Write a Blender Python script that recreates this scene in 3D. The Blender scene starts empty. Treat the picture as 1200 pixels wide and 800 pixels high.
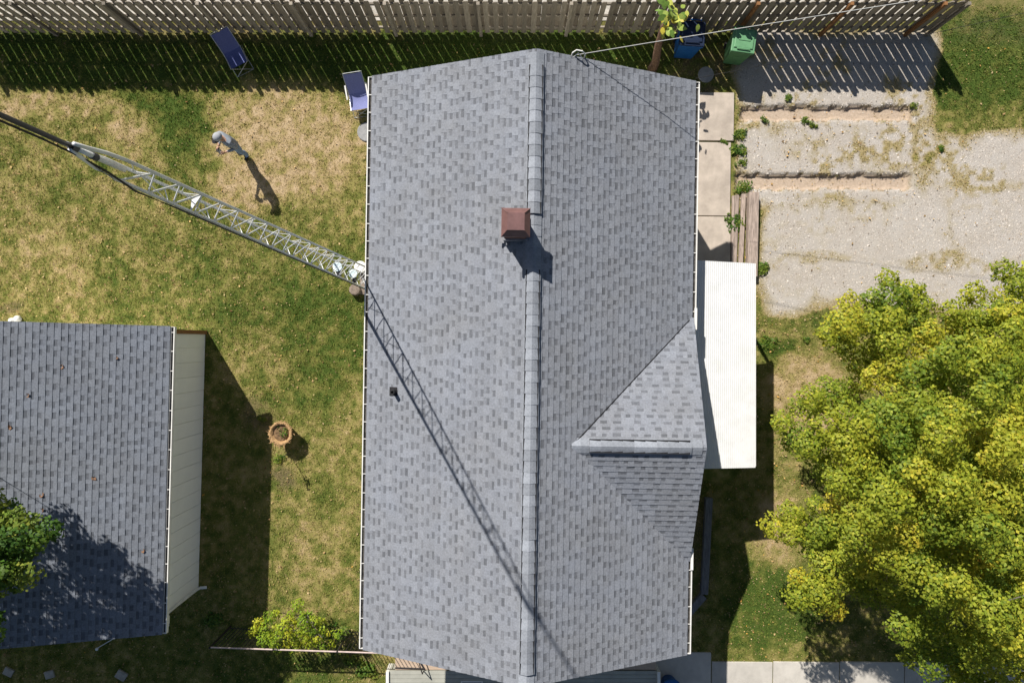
import bpy, bmesh, math, random
import numpy as np
from mathutils import Vector, Matrix

random.seed(7)
rng = np.random.default_rng(7)
scene = bpy.context.scene
C = scene.collection
R = math.radians

# ------------------------------------------------------------------ camera
H = 19.5                                   # drone height over the lawn
cam_d = bpy.data.cameras.new('camera'); cam_d.lens = 24; cam_d.sensor_width = 36
cam_d.clip_end = 1000
cam = bpy.data.objects.new('camera', cam_d); C.objects.link(cam)
cam.location = (0, 0, H); cam.rotation_euler = (0, 0, 0)
scene.camera = cam

# ------------------------------------------------------------------ sky, sun, exposure
SUN = Vector((-0.545, 0.92, 1.0))          # towards the sun
elev = math.atan2(SUN.z, math.hypot(SUN.x, SUN.y)); azim = math.atan2(SUN.x, SUN.y)
world = bpy.data.worlds.new('World'); scene.world = world; world.use_nodes = True
nt = world.node_tree; nt.nodes.clear()
sky = nt.nodes.new('ShaderNodeTexSky'); sky.sky_type = 'NISHITA'; sky.sun_disc = False
sky.sun_elevation = elev; sky.sun_rotation = azim
bg = nt.nodes.new('ShaderNodeBackground'); bg.inputs['Strength'].default_value = 0.05
wo = nt.nodes.new('ShaderNodeOutputWorld')
nt.links.new(sky.outputs[0], bg.inputs[0]); nt.links.new(bg.outputs[0], wo.inputs[0])
sd = bpy.data.lights.new('sun', 'SUN'); sd.energy = 5.0; sd.angle = R(0.53); sd.color = (1.0, 0.95, 0.88)
so = bpy.data.objects.new('sun', sd); C.objects.link(so)
so.rotation_euler = SUN.to_track_quat('Z', 'Y').to_euler(); so.location = (-10, 18, 30)
scene.view_settings.view_transform = 'Standard'; scene.view_settings.look = 'None'
scene.view_settings.exposure = 0.42; scene.view_settings.gamma = 1.0
scene.view_settings.use_curve_mapping = False

# ------------------------------------------------------------------ helpers
def W(x, y, z=0.0):
    """plan position of a photo point known to stand z metres above the lawn"""
    k = (H - z) / 800.0
    return Vector(((x - 600) * k, (400 - y) * k, z))

def mat(name, col, rough=0.8, var=0.15, scale=6.0, bump=0.0, bscale=60.0, rnd=0.0, metal=0.0,
        attr=None, col2=None, spec=0.3, stretch=None, hue=None, big=0.0):
    m = bpy.data.materials.new(name); m.use_nodes = True
    n = m.node_tree.nodes; l = m.node_tree.links; n.clear()
    out = n.new('ShaderNodeOutputMaterial'); b = n.new('ShaderNodeBsdfPrincipled')
    l.new(b.outputs[0], out.inputs[0])
    b.inputs['Roughness'].default_value = rough; b.inputs['Metallic'].default_value = metal
    b.inputs['Specular IOR Level'].default_value = spec
    tc = n.new('ShaderNodeTexCoord'); mp = n.new('ShaderNodeMapping')
    l.new(tc.outputs['Object'], mp.inputs[0])
    if stretch: mp.inputs['Scale'].default_value = stretch
    nz = n.new('ShaderNodeTexNoise'); nz.inputs['Scale'].default_value = scale
    nz.inputs['Detail'].default_value = 6; nz.inputs['Roughness'].default_value = 0.65
    l.new(mp.outputs[0], nz.inputs['Vector'])
    mx = n.new('ShaderNodeMix'); mx.data_type = 'RGBA'
    c2 = col2 if col2 else tuple(c * (1 - var * 1.6) for c in col)
    c1 = col if col2 else tuple(min(1, c * (1 + var)) for c in col)
    mx.inputs[6].default_value = (*c1, 1); mx.inputs[7].default_value = (*c2, 1)
    mr = n.new('ShaderNodeMapRange'); mr.inputs[1].default_value = 0.3; mr.inputs[2].default_value = 0.7
    l.new(nz.outputs[0], mr.inputs[0]); l.new(mr.outputs[0], mx.inputs[0])
    last = mx.outputs[2]
    def mul(sock, val_socket):
        h = n.new('ShaderNodeHueSaturation'); l.new(sock, h.inputs['Color']); l.new(val_socket, h.inputs['Value'])
        return h.outputs[0]
    if rnd:
        oi = n.new('ShaderNodeObjectInfo'); r2 = n.new('ShaderNodeMapRange')
        r2.inputs[3].default_value = 1 - rnd; r2.inputs[4].default_value = 1 + rnd
        l.new(oi.outputs['Random'], r2.inputs[0]); last = mul(last, r2.outputs[0])
    if attr:
        a = n.new('ShaderNodeAttribute'); a.attribute_name = attr
        last = mul(last, a.outputs['Fac'])
    if hue:
        a = n.new('ShaderNodeAttribute'); a.attribute_name = hue[0]
        m2 = n.new('ShaderNodeMix'); m2.data_type = 'RGBA'; m2.blend_type = 'MULTIPLY'
        m2.inputs[7].default_value = (*hue[1], 1)
        l.new(a.outputs['Fac'], m2.inputs[0]); l.new(last, m2.inputs[6]); last = m2.outputs[2]
    if big:
        n3 = n.new('ShaderNodeTexNoise'); n3.inputs['Scale'].default_value = 0.9; n3.inputs['Detail'].default_value = 5; n3.inputs['Roughness'].default_value = 0.7
        l.new(tc.outputs['Object'], n3.inputs['Vector'])
        rp = n.new('ShaderNodeValToRGB'); l.new(n3.outputs[0], rp.inputs[0])
        rp.color_ramp.elements[0].position = 0.32; rp.color_ramp.elements[0].color = (1 - big * 0.7, 1 - big, 1 - big * 1.5, 1)
        rp.color_ramp.elements[1].position = 0.68; rp.color_ramp.elements[1].color = (1, 1, 1, 1)
        m3 = n.new('ShaderNodeMix'); m3.data_type = 'RGBA'; m3.blend_type = 'MULTIPLY'; m3.inputs[0].default_value = 1
        l.new(last, m3.inputs[6]); l.new(rp.outputs[0], m3.inputs[7]); last = m3.outputs[2]
    l.new(last, b.inputs['Base Color'])
    if bump:
        nb = n.new('ShaderNodeTexNoise'); nb.inputs['Scale'].default_value = bscale
        nb.inputs['Detail'].default_value = 4; l.new(mp.outputs[0], nb.inputs['Vector'])
        bp = n.new('ShaderNodeBump'); bp.inputs['Strength'].default_value = bump
        bp.inputs['Distance'].default_value = 0.02
        l.new(nb.outputs[0], bp.inputs['Height']); l.new(bp.outputs[0], b.inputs['Normal'])
    return m

def leaf_mat(name, cols, trans=0.35, rough=0.55):
    """leaf colour runs along a ramp by the per-leaf value 'hue', brightness by 'tone'"""
    m = bpy.data.materials.new(name); m.use_nodes = True
    n = m.node_tree.nodes; l = m.node_tree.links; n.clear()
    out = n.new('ShaderNodeOutputMaterial'); b = n.new('ShaderNodeBsdfPrincipled')
    b.inputs['Roughness'].default_value = rough; b.inputs['Specular IOR Level'].default_value = 0.25
    a = n.new('ShaderNodeAttribute'); a.attribute_name = 'hue'
    r = n.new('ShaderNodeValToRGB'); l.new(a.outputs['Fac'], r.inputs[0])
    els = r.color_ramp.elements
    while len(els) < len(cols): els.new(0.5)
    for i, c in enumerate(cols):
        els[i].position = i / (len(cols) - 1); els[i].color = (*c, 1)
    t = n.new('ShaderNodeAttribute'); t.attribute_name = 'tone'
    h = n.new('ShaderNodeHueSaturation'); l.new(r.outputs[0], h.inputs['Color']); l.new(t.outputs['Fac'], h.inputs['Value'])
    l.new(h.outputs[0], b.inputs['Base Color'])
    tr = n.new('ShaderNodeBsdfTranslucent'); l.new(h.outputs[0], tr.inputs[0])
    mx = n.new('ShaderNodeMixShader'); mx.inputs[0].default_value = trans
    l.new(b.outputs[0], mx.inputs[1]); l.new(tr.outputs[0], mx.inputs[2]); l.new(mx.outputs[0], out.inputs[0])
    return m

class MB:
    def __init__(s): s.v = []; s.f = []; s.t = []
    def add(s, verts, faces, tone=1.0):
        k = len(s.v); s.v += [tuple(p) for p in verts]
        s.f += [tuple(i + k for i in f) for f in faces]; s.t += [tone] * len(faces)
        return s
    def box(s, c, size, rz=0.0, taper=1.0, tone=1.0, M=None):
        hx, hy, hz = (d / 2 for d in size); P = []
        for z, k in ((-hz, taper), (hz, 1.0)):
            for x, y in ((-hx, -hy), (hx, -hy), (hx, hy), (-hx, hy)): P.append(Vector((x * k, y * k, z)))
        Mt = M if M is not None else Matrix.Rotation(rz, 3, 'Z')
        P = [Mt @ p + Vector(c) for p in P]
        return s.add(P, [(3, 2, 1, 0), (4, 5, 6, 7), (0, 1, 5, 4), (1, 2, 6, 5), (2, 3, 7, 6), (3, 0, 4, 7)], tone)
    def bar(s, p0, p1, w, h, up=(0, 0, 1)):
        p0 = Vector(p0); p1 = Vector(p1); d = p1 - p0; L = d.length; d.normalize()
        upv = Vector(up)
        if abs(d.dot(upv)) > 0.98: upv = Vector((1, 0, 0))
        side = d.cross(upv).normalized(); u2 = side.cross(d)
        M = Matrix((d, side, u2)).transposed()
        return s.box((p0 + p1) / 2, (L, w, h), M=M)
    def tube(s, pts, r, n=8, r1=None):
        pts = [Vector(p) for p in pts]; m = len(pts); P = []; F = []
        for i, p in enumerate(pts):
            d = (pts[min(i + 1, m - 1)] - pts[max(i - 1, 0)]).normalized()
            a = d.cross(Vector((0, 0, 1)))
            if a.length < 0.05: a = d.cross(Vector((0.3, 1, 0)))
            a.normalize(); b = d.cross(a)
            rr = r if r1 is None else r + (r1 - r) * i / (m - 1)
            if isinstance(r, (list, tuple)): rr = r[i]
            for k in range(n):
                t = 2 * math.pi * k / n; P.append(p + a * math.cos(t) * rr + b * math.sin(t) * rr)
        for i in range(m - 1):
            for k in range(n):
                F.append((i * n + k, i * n + (k + 1) % n, (i + 1) * n + (k + 1) % n, (i + 1) * n + k))
        F.append(tuple(range(n - 1, -1, -1))); F.append(tuple(range((m - 1) * n, m * n)))
        return s.add(P, F)
    def lathe(s, prof, c=(0, 0, 0), n=24, sx=1.0, sy=1.0):
        P = []; F = []; c = Vector(c); m = len(prof)
        for r, z in prof:
            for k in range(n):
                t = 2 * math.pi * k / n; P.append(c + Vector((r * math.cos(t) * sx, r * math.sin(t) * sy, z)))
        for i in range(m - 1):
            for k in range(n):
                F.append((i * n + k, i * n + (k + 1) % n, (i + 1) * n + (k + 1) % n, (i + 1) * n + k))
        F.append(tuple(range(n - 1, -1, -1))); F.append(tuple(range((m - 1) * n, m * n)))
        return s.add(P, F)
    def prism(s, poly, z0, z1):
        n = len(poly); P = [(x, y, z0) for x, y in poly] + [(x, y, z1) for x, y in poly]
        F = [tuple(range(n - 1, -1, -1)), tuple(range(n, 2 * n))]
        F += [(i, (i + 1) % n, n + (i + 1) % n, n + i) for i in range(n)]
        return s.add(P, F)
    def mesh(s, name, m, smooth=False, tone=False):
        me = bpy.data.meshes.new(name); me.from_pydata(s.v, [], s.f); me.validate(); me.update()
        if m: me.materials.append(m)
        if tone and len(me.polygons) == len(s.t):
            a = me.attributes.new('tone', 'FLOAT', 'FACE'); a.data.foreach_set('value', s.t)
        if smooth: me.polygons.foreach_set('use_smooth', [True] * len(me.polygons))
        return me
    def build(s, name, m, parent=None, smooth=False, tone=False, bevel=0.0, off=None):
        if off is not None: s.v = [tuple(Vector(p) - Vector(off)) for p in s.v]
        return link(name, s.mesh(name, m, smooth, tone), parent, bevel)

def link(name, me, parent=None, bevel=0.0):
    o = bpy.data.objects.new(name, me); C.objects.link(o)
    if parent: o.parent = parent
    if bevel:
        b = o.modifiers.new('bevel', 'BEVEL'); b.width = bevel; b.segments = 2; b.limit_method = 'ANGLE'
    return o
def tag(o, label=None, cat=None, group=None, kind=None):
    if label: o['label'] = label
    if cat: o['category'] = cat
    if group: o['group'] = group
    if kind: o['kind'] = kind
    return o
def thing(name, label, cat, loc=(0, 0, 0), rz=0.0, group=None):
    o = bpy.data.objects.new(name, None); C.objects.link(o); o.empty_display_size = 0.2
    o.location = loc; o.rotation_euler = (0, 0, rz)
    return tag(o, label, cat, group)

def np_mesh(name, V, F, m, attrs=None, dom='FACE'):
    """V (n,3), F (k,3|4) -> mesh with float attributes"""
    me = bpy.data.meshes.new(name); k, w = F.shape
    me.vertices.add(len(V)); me.vertices.foreach_set('co', np.asarray(V, np.float32).ravel())
    me.loops.add(k * w); me.loops.foreach_set('vertex_index', F.astype(np.int32).ravel())
    me.polygons.add(k); me.polygons.foreach_set('loop_start', np.arange(0, k * w, w, dtype=np.int32))
    me.polygons.foreach_set('loop_total', np.full(k, w, np.int32))
    me.update(calc_edges=True); me.validate()
    if m: me.materials.append(m)
    for nm, val in (attrs or {}).items():
        a = me.attributes.new(nm, 'FLOAT', dom); a.data.foreach_set('value', np.asarray(val, np.float32))
    return me

class Noise2:
    def __init__(s, seed): s.g = np.random.default_rng(seed).random((256, 256))
    def one(s, x, y):
        xi = np.floor(x).astype(int); yi = np.floor(y).astype(int); fx = x - xi; fy = y - yi
        fx = fx * fx * (3 - 2 * fx); fy = fy * fy * (3 - 2 * fy)
        g = s.g; a = g[xi % 256, yi % 256]; b = g[(xi + 1) % 256, yi % 256]
        c = g[xi % 256, (yi + 1) % 256]; d = g[(xi + 1) % 256, (yi + 1) % 256]
        return (a * (1 - fx) + b * fx) * (1 - fy) + (c * (1 - fx) + d * fx) * fy
    def __call__(s, x, y, oct=4):
        r = 0; amp = 0.5; tot = 0
        for o in range(oct):
            r = r + amp * s.one(x * 2 ** o + 17 * o, y * 2 ** o + 31 * o); tot += amp; amp *= 0.55
        return r / tot
N1, N2, N3 = Noise2(1), Noise2(2), Noise2(3)
def sstep(a, b, x):
    t = np.clip((x - a) / (b - a), 0, 1); return t * t * (3 - 2 * t)

# ------------------------------------------------------------------ materials
M_white = mat('white_painted_metal', (0.70, 0.70, 0.69), 0.45, 0.06, 3)
M_trim = mat('trim_white', (0.75, 0.74, 0.70), 0.5, 0.08, 4)
M_siding = mat('pale_siding', (0.88, 0.88, 0.85), 0.55, 0.03, 2.5, rnd=0.02)
M_house = mat('house_siding', (0.6, 0.6, 0.58), 0.6, 0.08, 3)
M_shing = mat('roof_shingle', (0.252, 0.270, 0.308), 0.92, 0.15, 26, 0.5, 160, attr='tone', spec=0.15, big=0.09)
M_shing2 = mat('shed_shingle', (0.195, 0.215, 0.252), 0.92, 0.15, 26, 0.5, 160, attr='tone', spec=0.15, big=0.09)
M_cap = mat('ridge_cap_shingle', (0.28, 0.30, 0.335), 0.92, 0.15, 18, 0.5, 160, rnd=0.18, spec=0.15)
M_dark = mat('dark_vent_plastic', (0.02, 0.02, 0.022), 0.7, 0.1)
M_deck = mat('roof_deck_edge', (0.22, 0.2, 0.18), 0.8)
M_gutter_dark = mat('gutter_dark_strip', (0.08, 0.075, 0.07), 0.95, 0.5, 12)
M_brownmetal = mat('brown_chimney_metal', (0.165, 0.085, 0.08), 0.45, 0.15, 5, spec=0.4)
M_brick = mat('chimney_brick', (0.16, 0.08, 0.06), 0.9, 0.3, 20)
M_flash = mat('flashing_metal', (0.35, 0.36, 0.38), 0.4, 0.2, 8, metal=0.6)
M_galv = mat('galvanised_steel', (0.74, 0.75, 0.76), 0.42, 0.12, 10, metal=0.2)
M_alu = mat('bright_aluminium', (0.72, 0.73, 0.74), 0.5, 0.1, 10, metal=0.2)
M_black = mat('black_cable', (0.012, 0.012, 0.013), 0.6, 0.2)
M_mast = mat('dark_mast_steel', (0.06, 0.06, 0.062), 0.45, 0.2, 8, metal=0.4)
M_wood = mat('weathered_fence_wood', (0.37, 0.32, 0.255), 0.9, 0.3, 9, 0.4, 40, rnd=0.34, stretch=(6, 6, 0.6), col2=(0.17, 0.15, 0.122))
M_wood2 = mat('orange_cedar_post', (0.27, 0.13, 0.05), 0.85, 0.3, 9, stretch=(6, 6, 0.6))
M_timber = mat('pinkish_grey_timber', (0.40, 0.32, 0.27), 0.9, 0.3, 7, 0.4, 30, stretch=(5, 0.6, 5), rnd=0.12)
M_timber2 = mat('grey_landscape_timber', (0.17, 0.17, 0.18), 0.9, 0.3, 7, stretch=(5, 0.6, 5))
M_conc = mat('old_concrete', (0.47, 0.405, 0.34), 0.92, 0.16, 2.2, 0.25, 70, rnd=0.05)
M_conc2 = mat('sidewalk_concrete', (0.50, 0.47, 0.42), 0.92, 0.12, 2.2, 0.25, 70, rnd=0.05)
M_stone = mat('grey_round_stone', (0.30, 0.30, 0.30), 0.9, 0.15, 9, 0.2)
M_paver = mat('loose_paver', (0.34, 0.32, 0.28), 0.9, 0.2, 9)
M_foot = mat('brown_footing', (0.25, 0.2, 0.16), 0.95, 0.3, 9, 0.4)
M_iron = mat('dark_iron', (0.03, 0.026, 0.024), 0.55, 0.2)
M_rail = mat('pinkish_rail', (0.55, 0.44, 0.40), 0.5, 0.15)
M_bluefab = mat('blue_sling_fabric', (0.10, 0.12, 0.29), 0.75, 0.15, 30)
M_bluefab2 = mat('faded_blue_sling_fabric', (0.19, 0.21, 0.42), 0.75, 0.12, 30)
M_frame = mat('chair_frame_metal', (0.55, 0.57, 0.58), 0.35, 0.1, metal=0.5)
M_blue = mat('blue_bin_plastic', (0.012, 0.10, 0.33), 0.5, 0.12, 6)
M_blued = mat('navy_bin_lid', (0.010, 0.02, 0.05), 0.45, 0.12, 6)
M_green = mat('green_bin_plastic', (0.10, 0.24, 0.11), 0.5, 0.12, 6)
M_greenl = mat('green_bin_lid', (0.13, 0.30, 0.15), 0.45, 0.10, 6)
M_tyre = mat('wheel_rubber', (0.02, 0.02, 0.02), 0.8)
M_bark = mat('reddish_bark', (0.20, 0.12, 0.08), 0.9, 0.45, 9, 0.6, 30, stretch=(5, 5, 0.7))
M_bark2 = mat('grey_bark', (0.16, 0.14, 0.12), 0.9, 0.35, 9, 0.6, 30, stretch=(5, 5, 0.7))
M_wicker = mat('straw_coir', (0.46, 0.29, 0.14), 0.95, 0.35, 40, 0.6, 80)
M_soil = mat('potting_soil', (0.20, 0.125, 0.065), 0.95, 0.5, 20)
M_pbucket = mat('white_bucket_plastic', (0.8, 0.79, 0.75), 0.4, 0.05)
M_pale = mat('pale_blue_plastic', (0.58, 0.70, 0.72), 0.4, 0.06)
M_porch = mat('cream_porch_paint', (0.38, 0.38, 0.33), 0.6, 0.1, 3)
M_tan = mat('tan_porch_boards', (0.50, 0.38, 0.28), 0.8, 0.15, 6, stretch=(1, 8, 1))
M_mat = mat('dark_doormat', (0.03, 0.03, 0.032), 0.95, 0.2, 40)
M_shirt = mat('grey_shirt', (0.27, 0.30, 0.34), 0.85, 0.12, 14)
M_jeans = mat('light_jeans', (0.20, 0.30, 0.46), 0.85, 0.15, 14)
M_skin = mat('skin', (0.45, 0.27, 0.19), 0.55, 0.06)
M_cap2 = mat('grey_cap_cloth', (0.36, 0.37, 0.39), 0.85, 0.1, 12)
M_shoe = mat('dark_shoe', (0.02, 0.02, 0.022), 0.7)
M_ctrl = mat('black_controller', (0.02, 0.02, 0.02), 0.5)
M_wire = mat('grey_service_wire', (0.42, 0.42, 0.40), 0.5, 0.1)
M_maple = leaf_mat('maple_leaves', [(0.11, 0.19, 0.022), (0.25, 0.31, 0.03), (0.43, 0.44, 0.042), (0.60, 0.49, 0.05), (0.50, 0.26, 0.055)], 0.42)
M_lime = leaf_mat('shrub_leaves', [(0.10, 0.20, 0.02), (0.24, 0.36, 0.025), (0.42, 0.48, 0.035), (0.54, 0.48, 0.04)])
M_greenleaf = leaf_mat('green_leaves', [(0.03, 0.08, 0.012), (0.07, 0.15, 0.02), (0.15, 0.22, 0.03), (0.26, 0.28, 0.04)])
M_litter = leaf_mat('fallen_leaves', [(0.16, 0.08, 0.03), (0.34, 0.22, 0.10), (0.50, 0.38, 0.20), (0.55, 0.30, 0.06)], 0.1, 0.8)

# ------------------------------------------------------------------ ground: lawn and gravel drive from one height field
def ell(px, py, cx, cy, rx, ry):
    d = np.sqrt(((px - cx) / rx) ** 2 + ((py - cy) / ry) ** 2); return 1 - sstep(0.45, 1.15, d)
def ground_fields(X, Y):
    px = 600 + X * 800 / H; py = 400 - Y * 800 / H
    wob = (N1(X * 0.9, Y * 0.9) - 0.5) * 34; wob2 = (N2(X * 0.8 + 9, Y * 0.8) - 0.5) * 34
    qx, qy = px + wob, py + wob2
    big = N3(X * 0.45 + 5, Y * 0.45); mid = N2(X * 1.6, Y * 1.6 + 3); fine = N1(X * 6, Y * 6, 3)
    dry = 0.38 + (big - 0.5) * 0.28 + (mid - 0.5) * 0.35 + (fine - 0.5) * 0.9
    for cx, cy, rx, ry, a in ((345, 165, 120, 85, 0.42), (292, 222, 58, 34, 0.30), (60, 120, 110, 24, 0.35), (165, 165, 60, 26, 0.25),
                              (30, 230, 90, 60, 0.10), (215, 150, 34, 48, -0.42), (178, 118, 42, 16, -0.3), (385, 400, 70, 100, -0.22),
                              (300, 370, 80, 45, -0.16), (600, 60, 220, 40, -0.6), (900, 715, 66, 70, -0.40), (1165, 75, 110, 70, -0.42),
                              (950, 470, 60, 80, 0.5), (915, 610, 40, 60, 0.3), (380, 650, 50, 70, 0.15), (350, 470, 60, 60, -0.05),
                              (330, 510, 40, 40, 0.10), (200, 70, 420, 38, -0.35), (60, 330, 60, 60, 0.12), (940, 375, 70, 12, -0.1), (330, 800, 90, 40, -0.2), (905, 405, 34, 12, -0.45)):
        dry = dry + a * ell(qx, qy, cx, cy, rx, ry)
    def rect(x0, x1, y0, y1, s=9):
        return sstep(x0 - s, x0 + s, qx) * sstep(x1 + s, x1 - s, qx) * sstep(y0 - s, y0 + s, qy) * sstep(y1 + s, y1 - s, qy)
    main = rect(898, 1500, 224, 362, 10)
    grav = np.maximum.reduce([main, rect(866, 1088, 40, 240), rect(1088, 1500, 158, 240)])
    thin = 0.75 * ell(qx, qy, 1010, 178, 110, 26) + 0.55 * ell(qx, qy, 940, 236, 50, 16) + 0.6 * ell(qx, qy, 1085, 185, 30, 40) + \
        0.75 * ell(qx, qy, 1110, 305, 90, 14) + 0.55 * ell(qx, qy, 960, 300, 60, 10) + 0.5 * ell(qx, qy, 1150, 215, 80, 12) + 0.6 * ell(qx, qy, 905, 150, 40, 16) + 0.5 * ell(qx, qy, 1000, 232, 70, 8)
    grav = grav * np.clip(1 - thin * sstep(0.35, 0.65, mid * 0.5 + fine * 0.5), 0, 1)
    grav = grav * (1 - 0.8 * sstep(0.44, 0.66, N3(X * 1.1 + 40, Y * 1.1 + 3)) * sstep(0.42, 0.6, fine) * (1 - 0.6 * main))
    dry = np.where(grav > 0.05, np.maximum(dry, 0.72), dry)
    soil = np.maximum.reduce([0.8 * ell(qx, qy, 815, 80, 55, 42), 0.8 * ell(qx, qy, 20, 362, 16, 10), 0.55 * ell(qx, qy, 310, 485, 26, 20) ,
                              0.7 * ell(qx, qy, 330, 560, 18, 20), 0.5 * ell(qx, qy, 410, 780, 60, 20), 0.35 * sstep(60, 40, py) * (1 - grav),
                              0.6 * ell(qx, qy, 818, 630, 16, 90)])
    soil = soil * sstep(0.3, 0.6, mid * 0.6 + fine * 0.4)
    z = (N2(X * 0.5, Y * 0.5) - 0.5) * 0.03 + (fine - 0.5) * 0.012
    # two sunken wheel ruts in the gravel
    rut = np.zeros_like(X)
    for x0, x1, yc, hw in ((868, 1068, 133, 8.2), (862, 1066, 213, 8.4)):
        w = (N1(X * 4, Y * 0.0 + yc) - 0.5) * 6 + (fine - 0.5) * 4
        w2 = (N3(X * 5, Y * 0.0 + yc) - 0.5) * 6 + (fine - 0.5) * 4
        rut = np.maximum(rut, sstep(x0 - 2, x0 + 3, px) * sstep(x1 + 3, x1 - 2, px) * sstep(yc - hw + w - 1.4, yc - hw + w + 1.4, py) * sstep(yc + hw + w2 + 1.4, yc + hw + w2 - 1.4, py))
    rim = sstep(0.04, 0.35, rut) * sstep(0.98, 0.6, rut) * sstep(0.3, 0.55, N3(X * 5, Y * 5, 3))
    soil = np.maximum(soil, 0.9 * rim); grav = grav * (1 - rim)  # rim soil colour also paints in the shadow along the rut edges
    z = z - 0.13 * rut + 0.03 * (N2(X * 7, Y * 7, 2) - 0.3) * rim
    sand = rut * 0.9
    return np.clip(dry, 0, 1), np.clip(grav, 0, 1), np.clip(soil, 0, 1), np.clip(sand, 0, 1), z

def ground_material():
    m = bpy.data.materials.new('lawn_and_gravel'); m.use_nodes = True
    n = m.node_tree.nodes; l = m.node_tree.links; n.clear()
    out = n.new('ShaderNodeOutputMaterial'); b = n.new('ShaderNodeBsdfPrincipled'); l.new(b.outputs[0], out.inputs[0])
    b.inputs['Roughness'].default_value = 0.95; b.inputs['Specular IOR Level'].default_value = 0.1
    tc = n.new('ShaderNodeTexCoord')
    def noise(s, d=5, r=0.6):
        z = n.new('ShaderNodeTexNoise'); z.inputs['Scale'].default_value = s; z.inputs['Detail'].default_value = d
        z.inputs['Roughness'].default_value = r; l.new(tc.outputs['Object'], z.inputs['Vector']); return z.outputs[0]
    def ramp(src, stops):
        r = n.new('ShaderNodeValToRGB'); l.new(src, r.inputs[0]); e = r.color_ramp.elements
        while len(e) < len(stops): e.new(0.5)
        for i, (p, c) in enumerate(stops): e[i].position = p; e[i].color = (*c, 1)
        return r.outputs[0]
    def at(nm):
        a = n.new('ShaderNodeAttribute'); a.attribute_name = nm; return a.outputs['Fac']
    def mixc(f, a, c):
        x = n.new('ShaderNodeMix'); x.data_type = 'RGBA'; l.new(f, x.inputs[0])
        l.new(a, x.inputs[6]); l.new(c, x.inputs[7]); return x.outputs[2]
    fine = noise(22, 6, 0.75)
    add = n.new('ShaderNodeMath'); add.operation = 'ADD'; l.new(at('dry'), add.inputs[0])
    sc = n.new('ShaderNodeMath'); sc.operation = 'MULTIPLY_ADD'; l.new(fine, sc.inputs[0]); sc.inputs[1].default_value = 0.9; sc.inputs[2].default_value = -0.45
    l.new(sc.outputs[0], add.inputs[1])
    grass = ramp(add.outputs[0], [(0.0, (0.06, 0.10, 0.018)), (0.35, (0.165, 0.17, 0.042)), (0.62, (0.31, 0.26, 0.095)), (0.9, (0.42, 0.31, 0.17)), (1.0, (0.50, 0.38, 0.23))])
    gravel = ramp(noise(34, 6, 0.8), [(0.25, (0.22, 0.195, 0.17)), (0.45, (0.43, 0.39, 0.345)), (0.6, (0.53, 0.49, 0.445)), (0.8, (0.66, 0.625, 0.58))])
    gbig = ramp(noise(1.3, 4), [(0.35, (0.42, 0.37, 0.31)), (0.65, (0.52, 0.495, 0.46))])
    gm = n.new('ShaderNodeMix'); gm.data_type = 'RGBA'; gm.inputs[0].default_value = 0.35
    l.new(gravel, gm.inputs[6]); l.new(gbig, gm.inputs[7])
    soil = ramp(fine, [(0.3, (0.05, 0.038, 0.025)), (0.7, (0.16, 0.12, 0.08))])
    sand = ramp(noise(16), [(0.3, (0.42, 0.32, 0.235)), (0.7, (0.58, 0.46, 0.35))])
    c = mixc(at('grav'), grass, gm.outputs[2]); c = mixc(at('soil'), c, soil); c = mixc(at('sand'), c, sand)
    l.new(c, b.inputs['Base Color'])
    bp = n.new('ShaderNodeBump'); bp.inputs['Strength'].default_value = 0.9; bp.inputs['Distance'].default_value = 0.03
    l.new(noise(45, 4, 0.7), bp.inputs['Height']); l.new(bp.outputs[0], b.inputs['Normal'])
    return m
M_ground = ground_material()

def build_ground():
    st = 0.06
    xs = np.arange(-16.2, 16.2 + st / 2, st); ys = np.arange(-11.4, 11.4 + st / 2, st)
    X, Y = np.meshgrid(xs, ys, indexing='ij')
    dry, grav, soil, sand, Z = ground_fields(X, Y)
    nx, ny = X.shape
    V = np.stack([X, Y, Z], -1).reshape(-1, 3)
    idx = np.arange(nx * ny).reshape(nx, ny)
    F = np.stack([idx[:-1, :-1], idx[1:, :-1], idx[1:, 1:], idx[:-1, 1:]], -1).reshape(-1, 4)
    gf = np.maximum(grav, sand)
    gfc = ((gf[:-1, :-1] + gf[1:, 1:]) / 2).reshape(-1) > 0.3
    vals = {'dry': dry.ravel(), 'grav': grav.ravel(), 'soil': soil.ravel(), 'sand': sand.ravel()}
    def sub(faces, name):
        used = np.unique(faces); mp = np.full(nx * ny, -1); mp[used] = np.arange(len(used))
        me = np_mesh(name, V[used], mp[faces], M_ground, {k: v[used] for k, v in vals.items()}, 'POINT')
        me.polygons.foreach_set('use_smooth', [True] * len(me.polygons))
        return tag(link(name, me), kind='structure')
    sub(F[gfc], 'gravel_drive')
    # the lawn carries on to the horizon as four skirts joined to the same sheet
    lawnF = F[~gfc]
    used = np.unique(lawnF); mp = np.full(nx * ny, -1); mp[used] = np.arange(len(used))
    V2 = V[used].tolist(); n0 = len(V2)
    x0, x1, y0, y1 = xs[0], xs[-1], ys[0], ys[-1]; B = 300; q = -0.012
    ring = [(x0, y0), (x1, y0), (x1, y1), (x0, y1)]; outr = [(-B, -B), (B, -B), (B, B), (-B, B)]
    V2 += [(a, b, q) for a, b in ring] + [(a, b, q) for a, b in outr]
    extra = np.array([[n0 + i, n0 + 4 + i, n0 + 4 + (i + 1) % 4, n0 + (i + 1) % 4] for i in range(4)])
    F2 = np.vstack([mp[lawnF], extra])
    at = {k: np.concatenate([v[used], np.full(8, 0.45 if k == 'dry' else 0.0)]) for k, v in vals.items()}
    me = np_mesh('lawn', np.array(V2), F2, M_ground, at, 'POINT')
    me.polygons.foreach_set('use_smooth', [True] * len(me.polygons))
    tag(link('lawn', me), kind='structure')
build_ground()

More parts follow.
